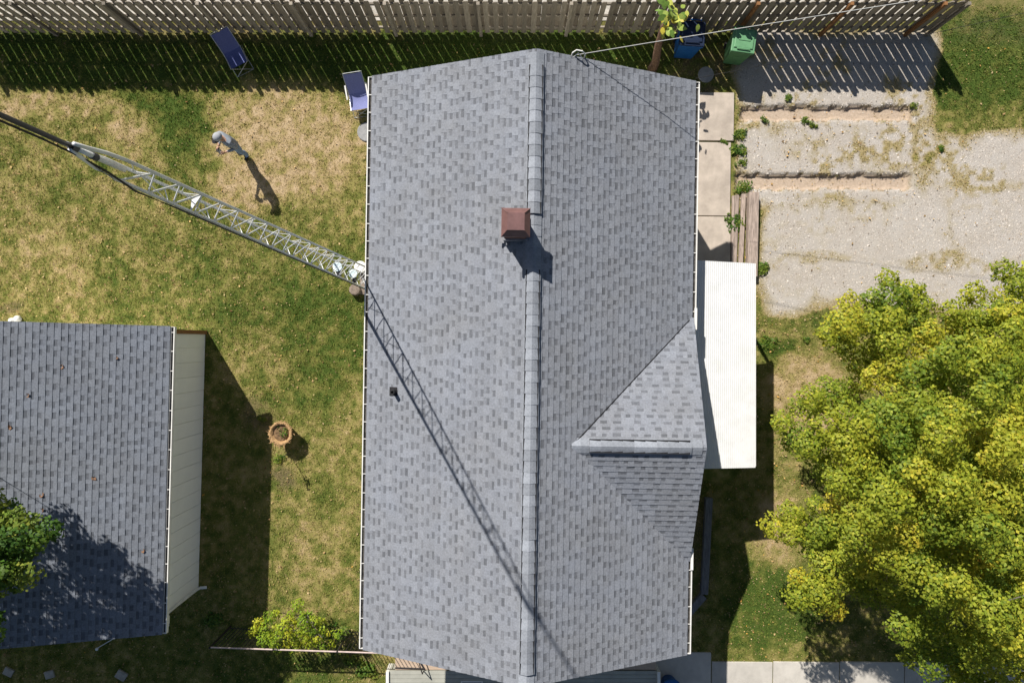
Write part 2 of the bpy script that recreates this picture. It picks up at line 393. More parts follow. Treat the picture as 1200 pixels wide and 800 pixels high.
# solid footprints where nothing grows: (x0,x1,y0,y1) in metres
KEEPOUT = [(-3.0, 3.9, -6.9, 5.7), (-20, -8.86, -7.2, 0.25), (3.9, 6.33, -4.0, 7.0), (1.3, 30, -13, -9.1), (-3.4, 4.3, -13, -8.9)]
def scatter(n, x0, x1, y0, y1):
    X = rng.uniform(x0, x1, n); Y = rng.uniform(y0, y1, n); ok = np.ones(n, bool)
    for a, b, c, d in KEEPOUT: ok &= ~((X > a) & (X < b) & (Y > c) & (Y < d))
    return X[ok], Y[ok]

def grass_mesh():
    X, Y = scatter(420000, -14.9, 14.9, -10, 9.6)
    dry, grav, soil, sand, Z = ground_fields(X, Y)
    clump = N2(X * 2.6, Y * 2.6, 3)
    p = (1 - np.clip(grav * 1.25, 0, 1)) * (1 - soil * 0.7) * (1 - sand) * (0.40 + 0.75 * clump)
    p = p * np.where(dry > 0.75, 0.7, 1.0)
    keep = rng.random(len(X)) < p
    X, Y, Z, dry = X[keep], Y[keep], Z[keep], dry[keep]
    n = len(X); k = 2
    V = []; hue = []; tone = []
    for j in range(k):
        a = rng.uniform(0, 2 * math.pi, n); w = rng.uniform(0.006, 0.014, n); h = rng.uniform(0.02, 0.055, n) * (1.25 - 0.55 * dry)
        lean = rng.uniform(0.015, 0.06, n); la = rng.uniform(0, 2 * math.pi, n)
        bx = X + rng.normal(0, 0.012, n); by = Y + rng.normal(0, 0.012, n)
        V.append(np.stack([np.stack([bx - np.cos(a) * w, by - np.sin(a) * w, Z - 0.004], -1),
                           np.stack([bx + np.cos(a) * w, by + np.sin(a) * w, Z - 0.004], -1),
                           np.stack([bx + np.cos(la) * lean, by + np.sin(la) * lean, Z + h], -1)], 1))
        hue.append(np.clip(dry + rng.normal(0, 0.20, n), 0, 1)); tone.append(rng.uniform(0.7, 1.25, n))
    V = np.concatenate(V).reshape(-1, 3); F = np.arange(len(V)).reshape(-1, 3)
    return np_mesh('grass', V, F, M_grass, {'hue': np.concatenate(hue), 'tone': np.concatenate(tone)})
M_grass = leaf_mat('grass_blades', [(0.12, 0.18, 0.028), (0.22, 0.245, 0.048), (0.34, 0.315, 0.09), (0.46, 0.36, 0.17), (0.54, 0.43, 0.25)], 0.25, 0.7)
tag(link('grass', grass_mesh()), 'short patchy lawn grass, green and straw coloured', 'grass', kind='stuff')

def litter_mesh():
    X, Y = scatter(30000, -14.9, 14.9, -10, 8.6)
    px = 600 + X * 41.03; py = 400 - Y * 41.03
    dry, grav, soil, sand, Z = ground_fields(X, Y)
    p = 0.30 + 0.55 * sstep(430, 200, px) * sstep(120, 260, py) + 0.5 * ((px > 850) & (py > 360)) - 0.2 * grav
    p = p + 0.3 * ((px > 860) & (px < 1100) & (py > 130) & (py < 240))
    keep = rng.random(len(X)) < p; X, Y, Z = X[keep], Y[keep], Z[keep]; px = px[keep]; n = len(X)
    s = rng.uniform(0.012, 0.026, n) * (1 + 0.7 * (rng.random(n) < 0.12)); a = rng.uniform(0, 6.28, n); tilt = rng.normal(0, 0.5, (n, 2))
    V = []
    for u, v in ((-1, 0), (0, -0.62), (1, 0), (0, 0.62)):
        dx = (u * np.cos(a) - v * np.sin(a)) * s; dy = (u * np.sin(a) + v * np.cos(a)) * s
        V.append(np.stack([X + dx, Y + dy, Z + 0.035 + dx * tilt[:, 0] + dy * tilt[:, 1]], -1))
    V = np.stack(V, 1).reshape(-1, 3); F = np.arange(4 * n).reshape(-1, 4)
    hue = np.clip(rng.normal(0.45, 0.22, n) + 0.25 * (px > 820) * rng.random(n), 0, 1)
    return np_mesh('fallen_leaves', V, F, M_litter, {'hue': hue, 'tone': rng.uniform(0.7, 1.3, n)})
tag(link('fallen_leaves', litter_mesh()), 'small brown and tan fallen leaves strewn over the lawn', 'leaves', kind='stuff')

def stones_mesh():
    X, Y = scatter(60000, 5.9, 14.9, 0.6, 9.4)
    dry, grav, soil, sand, Z = ground_fields(X, Y)
    keep = rng.random(len(X)) < grav * (1 - sand) * 0.75; X, Y, Z = X[keep], Y[keep], Z[keep]; n = len(X)
    s = rng.uniform(0.008, 0.022, n) * (1 + (rng.random(n) < 0.03) * 0.9)
    B = np.array([(1, 0, 0), (0, 1, 0), (-1, 0, 0), (0, -1, 0), (0, 0, 0.8)])
    J = B[None] * s[:, None, None] * rng.uniform(0.6, 1.3, (n, 5, 1))
    a = rng.uniform(0, 6.28, n); ca, sa = np.cos(a)[:, None], np.sin(a)[:, None]
    V = np.stack([X[:, None] + J[..., 0] * ca - J[..., 1] * sa, Y[:, None] + J[..., 0] * sa + J[..., 1] * ca, Z[:, None] + J[..., 2] - 0.002], -1)
    F = np.array([(0, 1, 4), (1, 2, 4), (2, 3, 4), (3, 0, 4)])[None] + (np.arange(n) * 5)[:, None, None]
    return np_mesh('gravel_stones', V.reshape(-1, 3), F.reshape(-1, 3), M_stones, {'hue': np.repeat(rng.random(n), 4), 'tone': np.repeat(rng.uniform(0.75, 1.2, n), 4)})
M_stones = leaf_mat('gravel_stone', [(0.24, 0.21, 0.18), (0.44, 0.38, 0.32), (0.52, 0.47, 0.41), (0.62, 0.58, 0.53)], 0.0, 0.95)
tag(link('gravel_stones', stones_mesh()), 'pale loose gravel stones on the drive', 'gravel', kind='stuff')

# pale alley behind the board fence
mb = MB()
mb.add([(-40, 9.15, 0.02), (11.7, 9.15, 0.02), (11.7, 16, 0.02), (-40, 16, 0.02)], [(0, 1, 2, 3)])
o = mb.build('alley', M_conc2); tag(o, kind='structure')

# ------------------------------------------------------------------ paths
def slab(name, x0, x1, y0, y1, z, m, parent=None, jit=0.0):
    a = W(x0, y0); b = W(x1, y1); mb = MB()
    c = ((a.x + b.x) / 2, (a.y + b.y) / 2, z / 2 - 0.05)
    mb.box((0, 0, 0), (abs(b.x - a.x), abs(b.y - a.y), z + 0.1))
    o = mb.build(name, m, parent, bevel=0.012); o.location = c; o.rotation_euler = (random.uniform(-jit, jit), random.uniform(-jit, jit), -0.012)
    return o
walk = bpy.data.objects.new('side_path', None); C.objects.link(walk); tag(walk, kind='structure')
for y0, y1, x1 in ((109, 165.2, 859.5), (167.2, 253, 855.5), (254, 330, 855.5), (331, 420, 855.5)):
    slab('concrete_slab', 790, x1, y0, y1, 0.05, M_conc, walk, 0.004)
front = bpy.data.objects.new('sidewalk', None); C.objects.link(front); tag(front, kind='structure')
x = 664
for w in (101, 68.5, 72, 78, 76, 78, 78, 76, 78, 78):
    slab('concrete_slab', x, x + w - 1.0, 763 if x < 800 else 774.5, 850, 0.04, M_conc2, front, 0.002); x += w

# ------------------------------------------------------------------ shingled roofs
def shingle_field(mb, P, urange, vmax, E=0.143, shift=0.0):
    i = 0; v0 = 0.0
    while v0 < vmax - 0.02:
        v1 = min(v0 + E, vmax); lo = urange(v0); hi = urange(v1)
        lo = (min(lo), max(lo)); hi = (min(hi), max(hi))
        a = min(lo[0], hi[0]) - random.uniform(0, 0.3); end = max(lo[1], hi[1]); tooth = True
        strip = random.uniform(0.93, 1.07); left = random.uniform(0.2, 1.0)
        while a < end:
            L = random.choice((0.10, 0.13, 0.17, 0.22, 0.28)) if tooth else random.choice((0.10, 0.13, 0.15, 0.18))
            b = a + L; left -= L
            if left < 0: strip = random.uniform(0.95, 1.05); left = 1.0
            cl = lambda t, r: min(max(t, r[0]), r[1])
            a0, b0, a1, b1 = cl(a, lo), cl(b, lo), cl(a, hi), cl(b, hi)
            if b0 - a0 > 1e-4 or b1 - a1 > 1e-4:
                if tooth:
                    t = strip * random.uniform(0.95, 1.06)
                    h0, h1 = 0.016, 0.005
                    mb.add([P(a0, v0, h0), P(b0, v0, h0), P(b1, v1, h1), P(a1, v1, h1), P(a0, v0, -0.004), P(b0, v0, -0.004), P(b1, v1, -0.004), P(a1, v1, -0.004)],
                           [(0, 1, 2, 3), (4, 5, 1, 0), (5, 6, 2, 1), (7, 4, 0, 3)], t)
                else:
                    t = strip * random.uniform(0.88, 1.02); f = random.choice((0.42, 0.5, 0.55))
                    vm = v0 + (v1 - v0) * (1 - f)
                    am, bm = a0 + (a1 - a0) * (1 - f), b0 + (b1 - b0) * (1 - f)
                    mb.add([P(a0, v0, 0.012), P(b0, v0, 0.012), P(bm, vm, 0.006), P(am, vm, 0.006), P(a0, v0, -0.004), P(b0, v0, -0.004)],
                           [(0, 1, 2, 3), (4, 5, 1, 0)], t)
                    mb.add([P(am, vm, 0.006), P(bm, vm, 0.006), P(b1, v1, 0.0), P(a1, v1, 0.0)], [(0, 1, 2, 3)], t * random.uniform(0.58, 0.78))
            a = b; tooth = not tooth
        v0 += E; i += 1

def cap_mesh(L=0.27, w=0.165, slope=0.43, th=0.008):
    prof = [(-w, -w * slope), (-w * 0.35, -w * 0.35 * slope + 0.004), (0, 0.0), (w * 0.35, -w * 0.35 * slope + 0.004), (w, -w * slope)]
    mb = MB(); P = []; n = len(prof)
    for y, lift in ((0, 0.010), (L, 0.0)):
        for x, z in prof: P.append((x, y, z + lift + th))
        for x, z in prof: P.append((x, y, z + lift))
    F = []
    for i in range(n - 1):
        F += [(i, i + 1, 2 * n + i + 1, 2 * n + i), (n + i, 3 * n + i, 3 * n + i + 1, n + i + 1), (i, n + i, n + i + 1, i + 1), (2 * n + i, 2 * n + i + 1, 3 * n + i + 1, 3 * n + i)]
    F += [(0, 2 * n, 3 * n, n), (n - 1, 2 * n - 1, 4 * n - 1, 3 * n - 1)]
    mb.add(P, F); return mb.mesh('ridge_cap', M_cap)
CAP = cap_mesh()

ZR = 5.24; TAN = 0.4316; AX = 3.74; ZE = ZR - TAN * AX; SL = math.atan(TAN); cs, sn = math.cos(SL), math.sin(SL)
HL = 6.64
house = thing('house', 'long gabled house with grey shingle roof, ridge vent and brown chimney cap', 'house', (0.405, -0.555, 0), R(-0.9))
# walls
mb = MB(); wx, wy = 3.35, 6.25
gab = [(-wx, 0), (wx, 0), (wx, ZR - TAN * wx - 0.16), (0, ZR - 0.16), (-wx, ZR - TAN * wx - 0.16)]
mb.add([(x, -wy, z) for x, z in gab] + [(x, wy, z) for x, z in gab],
       [(0, 1, 2, 3, 4), (9, 8, 7, 6, 5), (1, 6, 7, 2), (0, 4, 9, 5)])
mb.build('wall', M_house, house)
# roof deck with boxed rake and eave edges
mb = MB(); t = 0.12
pr = [(-AX, ZE), (0, ZR), (AX, ZE), (AX, ZE - t), (0, ZR - t), (-AX, ZE - t)]
mb.add([(x, -HL, z) for x, z in pr] + [(x, HL, z) for x, z in pr],
       [(0, 1, 4, 5), (1, 2, 3, 4), (6, 11, 10, 7), (7, 10, 9, 8), (0, 6, 7, 1), (1, 7, 8, 2), (5, 4, 10, 11), (4, 3, 9, 10), (0, 5, 11, 6), (2, 8, 9, 3)])
roof = mb.build('roof', M_deck, house)
n_l = AX / cs
def slopeP(s):
    def P(u, v, h):
        return (s * (AX + 0.02 - v * cs + h * sn), u, ZE + v * sn + 0.012 + h * cs)
    return P
for s in (-1, 1):
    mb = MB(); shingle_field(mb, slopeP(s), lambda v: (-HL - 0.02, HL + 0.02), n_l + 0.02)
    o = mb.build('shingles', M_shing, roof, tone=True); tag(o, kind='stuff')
# cross gable over the side porch
GC = -1.66; GH = 2.82; GX = AX + 0.06; GZ = ZE + TAN * GH
gsl = SL
def crossP(s):
    def P(u, v, h):
        return (u, GC + s * (GH - v * cs + h * sn), ZE + v * sn + 0.02 + h * cs)
    return P
mb = MB()
tri = [(GX - 0.02, GC - GH, ZE), (GX - 0.02, GC + GH, ZE), (GX - 0.02, GC, GZ)]
bk = [(AX - 0.1, GC - GH, ZE), (AX - 0.1, GC + GH, ZE), (AX - GH - 0.05, GC, GZ - 0.01)]
mb.add(tri + bk + [(GX - 0.02, GC - GH + 0.3, ZE - 0.14), (GX - 0.02, GC + GH - 0.3, ZE - 0.14)], [(0, 1, 2), (0, 2, 5, 3), (1, 4, 5, 2), (0, 6, 7, 1)])
xg = mb.build('cross_gable', M_deck, house)
for s in (1, -1):
    mb = MB()
    def ur(v, s=s):
        z = ZE + v * sn
        return (AX - v * cs - 0.02, GX)
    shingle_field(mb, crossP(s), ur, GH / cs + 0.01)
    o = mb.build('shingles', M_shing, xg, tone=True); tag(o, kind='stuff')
# dark cut line of the upper valley
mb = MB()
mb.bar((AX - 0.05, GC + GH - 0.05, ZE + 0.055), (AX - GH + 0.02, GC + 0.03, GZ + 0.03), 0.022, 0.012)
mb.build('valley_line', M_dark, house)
mb = MB(); mb.box((GX - 0.36, GC, (ZE - 0.1) / 2 + 0.0), (0.1, 2 * GH - 0.8, ZE - 0.1)); mb.build('gable_wall', M_house, xg)
# ridge vents and caps
def ridge_run(parent, p0, p1, raise_, axis):
    """axis 'y' or 'x'; p0 -> p1 along the ridge"""
    if raise_ > 0.02:
        mb = MB(); L = (Vector(p1) - Vector(p0)).length; mid = (Vector(p0) + Vector(p1)) / 2
        sz = (0.30, L, 0.09) if axis == 'y' else (L, 0.30, 0.09)
        mb.box((mid.x, mid.y, mid.z - 0.03), sz); v = mb.build('ridge_vent', M_dark, parent)
    d = (Vector(p1) - Vector(p0)); n = max(1, int(round(d.length / 0.235)))
    for i in range(n):
        q = Vector(p0) + d * (i / n)
        o = link('ridge_cap', CAP, parent); o.location = (q.x, q.y, q.z + raise_)
        o.rotation_euler = (0, random.uniform(-0.015, 0.015), (0 if axis == 'y' else -math.pi / 2) + random.uniform(-0.012, 0.012))
for y0, y1, r in ((-HL - 0.03, -HL + 0.26, 0.02), (-HL + 0.26, 2.05, 0.055), (2.05, 3.22, 0.02), (3.22, HL - 0.32, 0.055), (HL - 0.32, HL + 0.02, 0.02)):
    ridge_run(house, (0, y0, ZR + 0.02), (0, y1, ZR + 0.02), r, 'y')
for x0, x1, r in ((AX - GH - 0.02, AX - GH + 0.36, 0.015), (AX - GH + 0.36, GX - 0.36, 0.05), (GX - 0.36, GX - 0.05, 0.015)):
    ridge_run(house, (x0, GC, GZ + 0.02), (x1, GC, GZ + 0.02), r, 'x')

def gutter(parent, x, y0, y1, z, s, gap=0.42, hang=True):
    """open trough along y on side s; hangers are its own small parts"""
    mb = MB(); w = 0.085; h = 0.10; t = 0.012
    mb.box((x + s * 0.004, (y0 + y1) / 2, z - h / 2), (0.006, y1 - y0, h))
    mb.box((x + s * w / 2, (y0 + y1) / 2, z - h), (w, y1 - y0, 0.006))
    mb.box((x + s * w, (y0 + y1) / 2, z - h / 2 + 0.004), (0.022, y1 - y0, h))
    for y in (y0, y1): mb.box((x + s * w / 2, y, z - h / 2), (w, 0.01, h))
    g = mb.build('gutter', M_trim, parent)
    mb = MB(); mb.box((x + s * w / 2, (y0 + y1) / 2, z - h + 0.04), (w * 0.8, y1 - y0 - 0.03, 0.03)); mb.build('dark_strip', M_gutter_dark, g)  # dark strip laid along the bottom of the trough
    hm = MB(); hm.box((0, 0, 0), (w + 0.02, 0.016, 0.006)); hm = hm.mesh('gutter_hanger', M_trim)
    y = y0 + 0.25
    while y < y1 - 0.1:
        o = link('gutter_hanger', hm, g); o.location = (x + s * w / 2, y, z - 0.004); y += gap + random.uniform(-0.04, 0.04)
    return g
gutter(house, -AX - 0.022, -HL, HL, ZE + 0.0, -1)
gutter(house, AX + 0.022, GC + GH - 0.1, HL, ZE + 0.0, 1)
gutter(house, AX + 0.022, -HL, GC - GH + 0.25, ZE + 0.0, 1)
mb = MB(); mb.box((AX + 0.10, GC + GH - 0.02, ZE + 0.03), (0.06, 0.5, 0.03)); mb.build('splash_guard', M_trim, house)
mb = MB(); mb.box((AX + 0.10, GC - GH + 0.05, ZE + 0.03), (0.06, 0.5, 0.03)); mb.build('splash_guard', M_trim, house)

# chimney
chx, chy = -0.375, 2.90
ch = MB().box((chx, chy, 5.25), (0.44, 0.44, 1.25)).build('chimney', M_brick, house)
mb = MB()
for sx in (-1, 1):
    for sy in (-1, 1): mb.box((chx + sx * 0.2, chy + sy * 0.2, 5.935), (0.04, 0.04, 0.13))
for k in range(-2, 3):
    mb.box((chx + k * 0.07, chy - 0.2, 5.935), (0.012, 0.012, 0.13)); mb.box((chx + k * 0.07, chy + 0.2, 5.935), (0.012, 0.012, 0.13))
    mb.box((chx - 0.2, chy + k * 0.07, 5.935), (0.012, 0.012, 0.13)); mb.box((chx + 0.2, chy + k * 0.07, 5.935), (0.012, 0.012, 0.13))
mb.build('spark_guard', M_dark, ch)
mb = MB(); a, b = 0.285, 0.17; z0, z1 = 6.0, 6.13
P = [(chx + x * a, chy + y * a, z0) for x, y in ((-1, -1), (1, -1), (1, 1), (-1, 1))] + [(chx + x * b, chy + y * b, z1) for x, y in ((-1, -1), (1, -1), (1, 1), (-1, 1))]
P += [(p[0], p[1], z0 - 0.05) for p in P[:4]]
mb.add(P, [(4, 5, 6, 7), (0, 1, 5, 4), (1, 2, 6, 5), (2, 3, 7, 6), (3, 0, 4, 7), (8, 9, 1, 0), (9, 10, 2, 1), (10, 11, 3, 2), (11, 8, 0, 3), (11, 10, 9, 8)])
mb.build('chimney_cap', M_brownmetal, ch)
mb = MB()
for i in range(4):
    p, q = Vector(P[i]), Vector(P[i + 4]); mb.tube([p, q], 0.009, 6)
mb.build('cap_seam', M_brownmetal, ch)
mb = MB(); mb.box((chx - 0.29, chy, ZR - 0.42 * 0.6 + 0.1), (0.10, 0.56, 0.012)); mb.box((chx, chy + 0.24, ZR - 0.02), (0.5, 0.03, 0.25)); mb.box((chx + 0.245, chy + 0.1, ZR + 0.05), (0.04, 0.36, 0.16)); mb.box((chx, chy - 0.235, ZR - 0.02), (0.5, 0.03, 0.2))
mb.build('flashing', M_flash, ch)
# plumbing vent
vx, vy = -3.10, -0.63; vz = ZR - TAN * 3.10 + 0.03
vb = MB(); vb.box((vx, vy, vz + 0.01), (0.20, 0.20, 0.012), M=Matrix.Rotation(-SL, 3, 'Y')); vp = vb.build('plumbing_vent', M_dark, house)
MB().lathe([(0.075, 0.0), (0.06, 0.05), (0.045, 0.10), (0.045, 0.28), (0.03, 0.28), (0.03, 0.2)], (vx + 0.02, vy, vz), 14).build('vent_pipe', M_dark, vp)
# service mast on the gable end
mb = MB()
mb.tube([(1.05, HL + 0.02, 4.4), (1.05, HL + 0.05, 4.95), (0.98, HL + 0.08, 5.03), (0.86, HL + 0.10, 5.03), (0.78, HL + 0.07, 4.96), (0.76, HL + 0.02, 4.85)], 0.016, 8)
mb.tube([(0.98, HL + 0.0, 4.9), (0.9, HL + 0.06, 4.98), (0.8, HL + 0.0, 4.9)], 0.012, 8)
mb.build('service_mast', M_trim, house)

# ------------------------------------------------------------------ service wires
def wire(name, pts, r, m, label):
    mb = MB(); mb.tube(pts, r, 6); return tag(mb.build(name, m), label, 'wire')
def interp(pts, n):
    out = []
    for i in range(len(pts) - 1):
        for k in range(n): out.append(pts[i].lerp(pts[i + 1], k / n))
    return out + [pts[-1]]
w1 = [W(676, 64.5, 4.86), W(760, 50.5, 5.2), W(870, 33, 5.75), W(980, 15.5, 6.25), W(1200, -19, 7.2), W(1420, -52, 8.2)]
wire('service_wire', w1, 0.009, M_wire, 'thick pale service wire from the roof peak past the bins')
w2 = [W(815, 92, 3.72), W(925, 71, 4.2), W(1085, 41, 4.9), W(1200, 15.5, 5.4), W(1400, -30, 6.2)]
wire('telephone_wire', w2, 0.005, M_black, 'thin dark telephone wire from the house corner above the gravel')

# ------------------------------------------------------------------ white awning
aw = thing('patio_awning', 'white ribbed metal awning roof along the side of the house', 'awning', (4.9, -0.6, 0))
mb = MB(); n = 240; xa, xb = 3.95, 5.975; za, zb = 3.02, 2.76
P = []; F = []
for i in range(n + 1):
    t = i / n; x = xa + (xb - xa) * t; z = za + (zb - za) * t + (0.007 if i % 6 in (0, 1) else 0)
    sk = 0.0
    for y in (1.985 - 0.075 * t, -3.085 - 0.005 * t):
        P += [(x - 0.012 * (y < 0) * 5 * 0.2, y, z), (x - 0.012 * (y < 0) * 5 * 0.2, y, z - 0.03)]
for i in range(n):
    a = i * 4; b = a + 4
    F += [(a, b, b + 2, a + 2), (a + 1, a + 3, b + 3, b + 1), (a, a + 1, b + 1, b), (a + 2, b + 2, b + 3, a + 3)]
F += [(0, 2, 3, 1), (n * 4, n * 4 + 1, n * 4 + 3, n * 4 + 2)]
mb.add(P, F); mb.build('roof_sheet', M_white, aw, off=aw.location)
for y in (1.8, -0.55, -2.95):
    MB().box((5.9, y, 1.35), (0.07, 0.07, 2.7)).build('post', M_trim, aw, off=aw.location)
MB().box((5.955, -0.585, 2.70), (0.06, 4.95, 0.10)).build('beam', M_trim, aw, off=aw.location)

# ------------------------------------------------------------------ shed
SZ = 2.70; ST = 0.30; SR = 5.0; SLn = 3.77
ssl = math.atan(ST); c2, s2 = math.cos(ssl), math.sin(ssl)
shed = thing('shed', 'low grey shingled shed with pale vertical panel wall', 'shed', (-8.52, -3.41, 0), R(-1.55))
mb = MB(); t = 0.1
pr = [(0, SZ), (-SR, SZ + ST * SR), (-2 * SR, SZ), (-2 * SR, SZ - t), (-SR, SZ + ST * SR - t), (0, SZ - t)]
mb.add([(x, -SLn, z) for x, z in pr] + [(x, SLn, z) for x, z in pr],
       [(0, 1, 4, 5), (1, 2, 3, 4), (6, 11, 10, 7), (7, 10, 9, 8), (0, 6, 7, 1), (1, 7, 8, 2), (5, 4, 10, 11), (4, 3, 9, 10), (0, 5, 11, 6), (2, 8, 9, 3)])
sroof = mb.build('roof', M_deck, shed)
for s in (1, -1):
    def P(u, v, h, s=s):
        x = 0.02 - v * c2 + h * s2
        return (x if s > 0 else -2 * SR - x, u, SZ + v * s2 + 0.012 + h * c2)
    mb = MB(); shingle_field(mb, P, lambda v: (-SLn - 0.02, SLn + 0.02), SR / c2 + 0.02, 0.146)
    o = mb.build('shingles', M_shing2, sroof, tone=True); tag(o, kind='stuff')
for i in range(int(2 * SLn / 0.25)):
    o = link('ridge_cap', CAP, sroof); o.location = (-SR, -SLn + i * 0.25, SZ + ST * SR + 0.05)
# walls
mb = MB(); WX = -0.34; WY = SLn - 0.13
hh = SZ - 0.12
mb.box((WX - 0.06, 0, hh / 2), (0.1, 2 * WY, hh))
for s in (-1, 1):
    y = s * (WY - 0.05)
    prof = [(WX - 0.02, 0), (WX - 0.02, hh), (-SR, SZ + ST * SR - 0.15), (-2 * SR + 0.3, hh), (-2 * SR + 0.3, 0)]
    mb.add([(x, y - 0.05, z) for x, z in prof] + [(x, y + 0.05, z) for x, z in prof],
           [(0, 1, 2, 3, 4), (9, 8, 7, 6, 5), (0, 5, 6, 1), (1, 6, 7, 2), (2, 7, 8, 3), (3, 8, 9, 4)])
mb.box((-2 * SR + 0.36, 0, hh / 2), (0.1, 2 * WY, hh))
wall = mb.build('wall', M_siding, shed)
np_ = 18; pw = 2 * WY / np_
pm = MB(); pm.box((0, 0, hh / 2), (0.02, pw - 0.012, hh)); pm = pm.mesh('siding_panel', M_siding)
for i in range(np_):
    o = link('siding_panel', pm, wall); o.location = (WX + 0.0 + random.uniform(0, 0.003), -WY + pw * (i + 0.5), 0.02)
MB().box((WX + 0.02, WY + 0.02, hh / 2), (0.07, 0.11, hh)).build('corner_post', M_wood2, wall)
gutter(shed, 0.022, -SLn, SLn, SZ, 1, 0.47)
mb = MB(); mb.tube([(0.09, -SLn + 0.16, SZ - 0.1), (0.02, -SLn + 0.17, SZ - 0.2), (WX + 0.08, -SLn + 0.18, SZ - 0.36), (WX + 0.06, -SLn + 0.18, 0.22), (WX + 0.10, -SLn + 0.18, 0.1), (WX + 0.26, -SLn + 0.18, 0.05)], 0.042, 8)
mb.build('downspout', M_trim, shed)
MB().box((0.06, -SLn + 0.28, SZ - 0.14), (0.09, 0.2, 0.05)).build('gutter_outlet', M_trim, shed)

# ------------------------------------------------------------------ lattice antenna tower
TX, TY = -3.92, 1.735; TT = 13.45
tower = thing('antenna_tower', 'tall tapering lattice steel antenna tower beside the house eave', 'antenna tower', (TX, TY, 0))
ang = [R(a) for a in (26, 146, 266)]
def tr(z): return 0.33 - 0.205 * min(z / 12.6, 1.0)
def leg(k, z): return Vector((math.cos(ang[k]) * tr(z), math.sin(ang[k]) * tr(z), z))
for k in range(3):
    pts = [leg(k, z) for z in np.linspace(0.02, 12.5, 9)]
    e = leg(k, 12.5); pts += [Vector((e.x * 0.98, e.y * 0.98, 12.75)), Vector((e.x * 0.8, e.y * 0.8, 13.05)), Vector((e.x * 0.45, e.y * 0.45, 13.3)), Vector((e.x * 0.3, e.y * 0.3, TT))]
    MB().tube(pts, 0.019, 8).build('leg', M_galv, tower, smooth=True)
z = 0.25; q = 0
while z < 12.3:
    for k in range(3):
        k2 = (k + 1) % 3
        a, b = k, k2
        if k != 2 and (q + k) % 2: continue
        for p_, q_ in ((leg(a, z), leg(b, z + 0.10)), (leg(b, z + 0.10), leg(a, z + 0.54))):
            MB().bar(p_, q_, 0.024 if k == 2 else 0.009, 0.008, up=(leg(a, z) + leg(b, z)) * Vector((1, 1, 0))).build('brace', M_alu, tower)
    z += 0.54; q += 1
MB().tube([(0, 0, 12.6), (0, 0, 13.35)], 0.026, 10).build('mast_socket', M_galv, tower, smooth=True)
MB().tube([(0, 0, 13.3), (0, 0, 17.2)], 0.023, 10).build('mast', M_mast, tower, smooth=True)
for zz in (13.1, 13.4): MB().lathe([(0.025, -0.04), (0.036, -0.04), (0.036, 0.04), (0.025, 0.04)], (0, 0, zz), 12).build('clamp', M_mast, tower)
l2 = lambda zz, o=0.04: leg(2, zz) + Vector((0.02, -o, 0))
cab = [l2(0.2), l2(3), l2(6), l2(9), l2(11.5), leg(2, 12.4) + Vector((0.02, -0.05, 0)), Vector((0.03, -0.11, 12.9)), Vector((0.0, -0.06, 13.3)), Vector((0, -0.045, 13.8)), Vector((0, -0.045, 17.0))]
MB().tube(cab, 0.011, 6).build('coax_cable', M_black, tower)
z0 = 11.15
mb = MB(); a, b, c = leg(0, z0), leg(1, z0) * 0.3 + (leg(0, z0) + leg(2, z0)) * 0.35, leg(2, z0)
mb.add([a, b, c, a + Vector((0, 0, 0.01)), b + Vector((0, 0, 0.01)), c + Vector((0, 0, 0.01))], [(2, 1, 0), (3, 4, 5), (0, 1, 4, 3), (1, 2, 5, 4), (2, 0, 3, 5)])
mb.build('plate', M_white, tower)
MB().box((0, 0, 0.06), (0.8, 0.8, 0.12)).build('footing', M_foot, tower)
# pale discs low on the tower
for i, (x, y, z, s) in enumerate(((-0.1, -0.02, 3.75, 0.11), (-0.02, -0.06, 2.55, 0.11))):
    d = thing('small_dish', ('upper' if i == 0 else 'lower') + ' pale blue round dish fixed low on the lattice tower', 'dish', (TX + x, TY + y, z), group='pale dishes on the tower')
    MB().lathe([(0.02, -0.06), (s * 0.7, -0.02), (s, 0.03), (s * 0.9, 0.035), (s * 0.5, 0.02), (0.01, 0.012)], n=18).build('bowl', M_pale, d, smooth=True)
    MB().box((0.02, -0.13, -0.02), (0.10, 0.16, 0.06)).build('bracket', M_ctrl, d)
b = thing('bucket', 'white lidded plastic bucket on the grass at the tower foot', 'bucket', W(424.5, 314, 0.1).xy.to_3d())
MB().lathe([(0.13, 0.0), (0.155, 0.30), (0.16, 0.34)], n=20).build('tub', M_pbucket, b, smooth=True)
MB().lathe([(0.168, 0.335), (0.172, 0.36), (0.16, 0.375), (0.12, 0.372), (0.02, 0.37)], n=20).build('lid', M_pbucket, b, smooth=True)
fb = MB(); fb.lathe([(0.17, 0), (0.165, 0.2), (0.15, 0.24), (0.10, 0.25), (0.02, 0.245)], n=9); o = fb.build('stone_block', M_foot); o.location = W(417.5, 340).xy.to_3d()
tag(o, 'squat brown stone block on the grass under the tower', 'stone')

